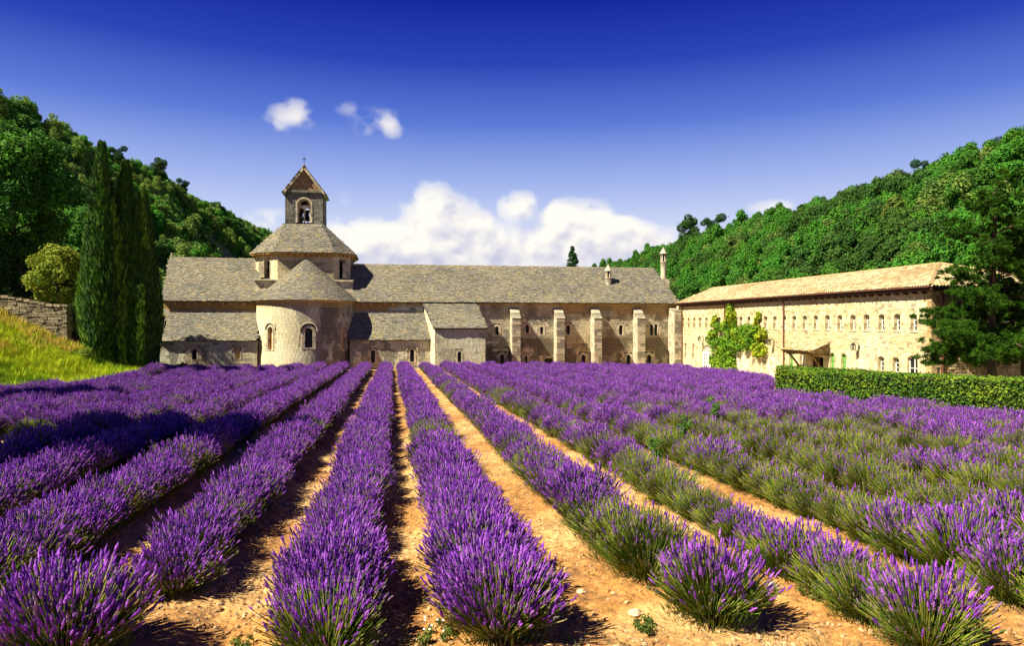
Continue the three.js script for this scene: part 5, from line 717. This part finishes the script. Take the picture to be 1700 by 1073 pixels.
/* ---------- weeds, stones and litter on the earth ---------- */
{
  const r = rngOf(900), pl = [], geo = new THREE.IcosahedronGeometry(1, 1), gp = geo.attributes.position; for (let i = 0; i < gp.count; i++) { const k = 0.8 + 0.4 * h2(Math.round(gp.getX(i) * 50), Math.round(gp.getY(i) * 50 + gp.getZ(i) * 31), 4); gp.setXYZ(i, gp.getX(i) * k, gp.getY(i) * k * 0.65, gp.getZ(i) * k); } const peb = flat(geo);
  for (let i = 0; i < 60000; i++) { const d = 7 + 22 * Math.pow(r(), 1.8), x = rr(-0.62, 1.15, r) * d, ph = rowDist(x); if (ph < 0.5 && r() < 0.7) continue; if (fbm(x * 1.1, d * 1.1, 3, 905) < 0.42 && r() < 0.8) continue; const s = 0.004 + 0.026 * Math.pow(r(), 5), k = rr(0.7, 1.2, r); pl.push({ m: new THREE.Matrix4().compose(V(x, groundY(x, d) + s * 0.45, d), new THREE.Quaternion().setFromEuler(new THREE.Euler(r() * 0.6, r() * 6.28, r() * 0.6)), new THREE.Vector3(s * rr(0.8, 1.5, r), s, s)), c: cmix([0.36, 0.17, 0.05], [0.66, 0.5, 0.3], Math.pow(r(), 1.3)).map((z) => z * k) }); }
  const po = new THREE.Group(); po.name = 'pebbles'; tag(po, 'small pale stones and clods scattered over the ochre paths', 'pebbles', null, 'stuff'); scene.add(po); instanced('pebble_scatter', peb, M.stone, pl, po);
  const dry = [], straw = blades(910, 22, 0.09, [[0.4, 0.3, 0.1], [0.3, 0.25, 0.06], [0.16, 0.2, 0.04]], 0.12), weed = blades(911, 46, 0.08, [[0.07, 0.13, 0.015], [0.14, 0.19, 0.02], [0.24, 0.24, 0.04]], 0.16), wl = [];
  for (let i = 0; i < 1300; i++) { const d = 7 + 60 * Math.pow(r(), 1.6), x = rr(-0.6, 1.1, r) * Math.min(d, 26), ph = rowDist(x); if (x < bankStart(d) || ph < 0.6) continue; const n = fbm(x * 0.8, d * 0.5, 3, 912), e = { m: new THREE.Matrix4().compose(V(x, groundY(x, d), d), new THREE.Quaternion().setFromAxisAngle(UY, r() * 6.28), new THREE.Vector3(1, 1, 1).multiplyScalar(rr(0.6, 1.4, r))) }; if (n > 0.6 || (x > 2 && d > 20 && r() < 0.4)) wl.push(e); else if (r() < 0.3) dry.push(e); }
  const wo = new THREE.Group(); wo.name = 'weeds'; tag(wo, 'thin weeds and dry grass on the paths between the lavender rows', 'weeds', null, 'stuff'); scene.add(wo); instanced('weed_tufts', weed, M.leafSolid, wl, wo); instanced('dry_tufts', straw, M.leafSolid, dry, wo);
  const clump = (label, x, d, s, flowers) => { const q = rngOf(920 + Math.round(x * 7 + d * 13)), b = []; for (let i = 0; i < 9; i++) b.push([(q() - 0.5) * 0.42, 0.03 + q() * 0.1, (q() - 0.5) * 0.42, rr(0.05, 0.1, q), q()]); const o = thing('weed_clump', label, 'weed', V(x, groundY(x, d), d)), m = new THREE.Mesh(leafGeo(b, 700, 0.018, [[0.04, 0.08, 0.012], [0.09, 0.13, 0.02], [0.18, 0.2, 0.04]], q, { shell: 0.1, asp: 0.7 }), M.leaf); m.name = 'leaves'; o.add(m); if (flowers) { const fl = []; for (let i = 0; i < 9; i++) { const g = new THREE.CircleGeometry(0.014, 7); g.rotateX(-1.2); g.translate((q() - 0.5) * 0.4, 0.14 + q() * 0.06, (q() - 0.5) * 0.4); fl.push(g); } const f = new THREE.Mesh(join(fl), std([0.8, 0.78, 0.7], 0.8, { side: THREE.DoubleSide })); f.name = 'white_flowers'; o.add(f); } o.scale.setScalar(s * 0.8); shade(o); };
  clump('leafy weed with tiny white flowers by the first row right of the path', 0.5, 8.1, 1.15, true); clump('green weed patch on the bare earth at the bottom right, between two row ends', 4.75, 8.6, 1.3); clump('low green weed between the second and third rows right of the path', 4.3, 9.8, 1.1, true); clump('small weed at the left foot of the row left of the central path', -1.75, 8.3, 0.9); clump('low weed on the earth by the last separate lavender clump', 2.9, 7.75, 1.0); clump('ragged weed near the bottom right corner beside the pebbly earth', 5.5, 8.3, 1.1);
  const tall = (label, x, d, h) => { const q = rngOf(950 + Math.round(x)), b = []; for (let i = 0; i < 16; i++) b.push([(q() - 0.5) * 0.3, h * rr(0.3, 1, q), (q() - 0.5) * 0.3, rr(0.06, 0.14, q), q()]); const o = thing('tall_weed', label, 'weed', V(x, groundY(x, d), d)), m = new THREE.Mesh(leafGeo(b, 500, 0.045, [[0.04, 0.12, 0.012], [0.09, 0.2, 0.02]], q, { shell: 0.1, asp: 0.4 }), M.leaf), s = new THREE.Mesh(tube(new THREE.Vector3(0, -0.05, 0), new THREE.Vector3(0.05, h, 0), 0.012, 0.006, 6), M.leafSolid); s.material = std([0.1, 0.15, 0.03]); m.name = 'leaves'; s.name = 'stem'; o.add(s, m); shade(o); };
  tall('tall leafy weed standing out of the green lavender right of the middle', 8.1, 18.5, 1.25); tall('tall thin weed among lavender, left of the hedge corner', 11.5, 23.5, 1.3); tall('leafy weed in the second path right of the centre, at mid-field', 6.75, 17.2, 0.8);
  const big = [[3.0, 8.3, 0.07], [5.2, 8.9, 0.08], [6.5, 10.2, 0.07], [-2.2, 8.1, 0.06], [4.2, 9.0, 0.06], [6.1, 9.1, 0.065], [2.55, 9.2, 0.05]], where = ['beside the last lavender clump', 'on the pebbly earth at lower right', 'at the right edge between two rows', 'at the foot of the row left of the path', 'between the second and third rows', 'near the bottom right corner', 'on the wide path right of the first row'];
  big.forEach(([x, d, s], i) => { const m = new THREE.Mesh(peb, std([0.62, 0.52, 0.36], 0.95, { map: stoneTex })); m.name = numbered('field_stone'); m.position.copy(V(x, groundY(x, d) + s * 0.15, d)); m.scale.set(s * 1.3, s, s); m.rotation.y = i; tag(m, 'pale fist-sized stone ' + where[i], 'stone', 'loose stones on the earth'); scene.add(shade(m)); });
}
renderer.render(scene, camera);
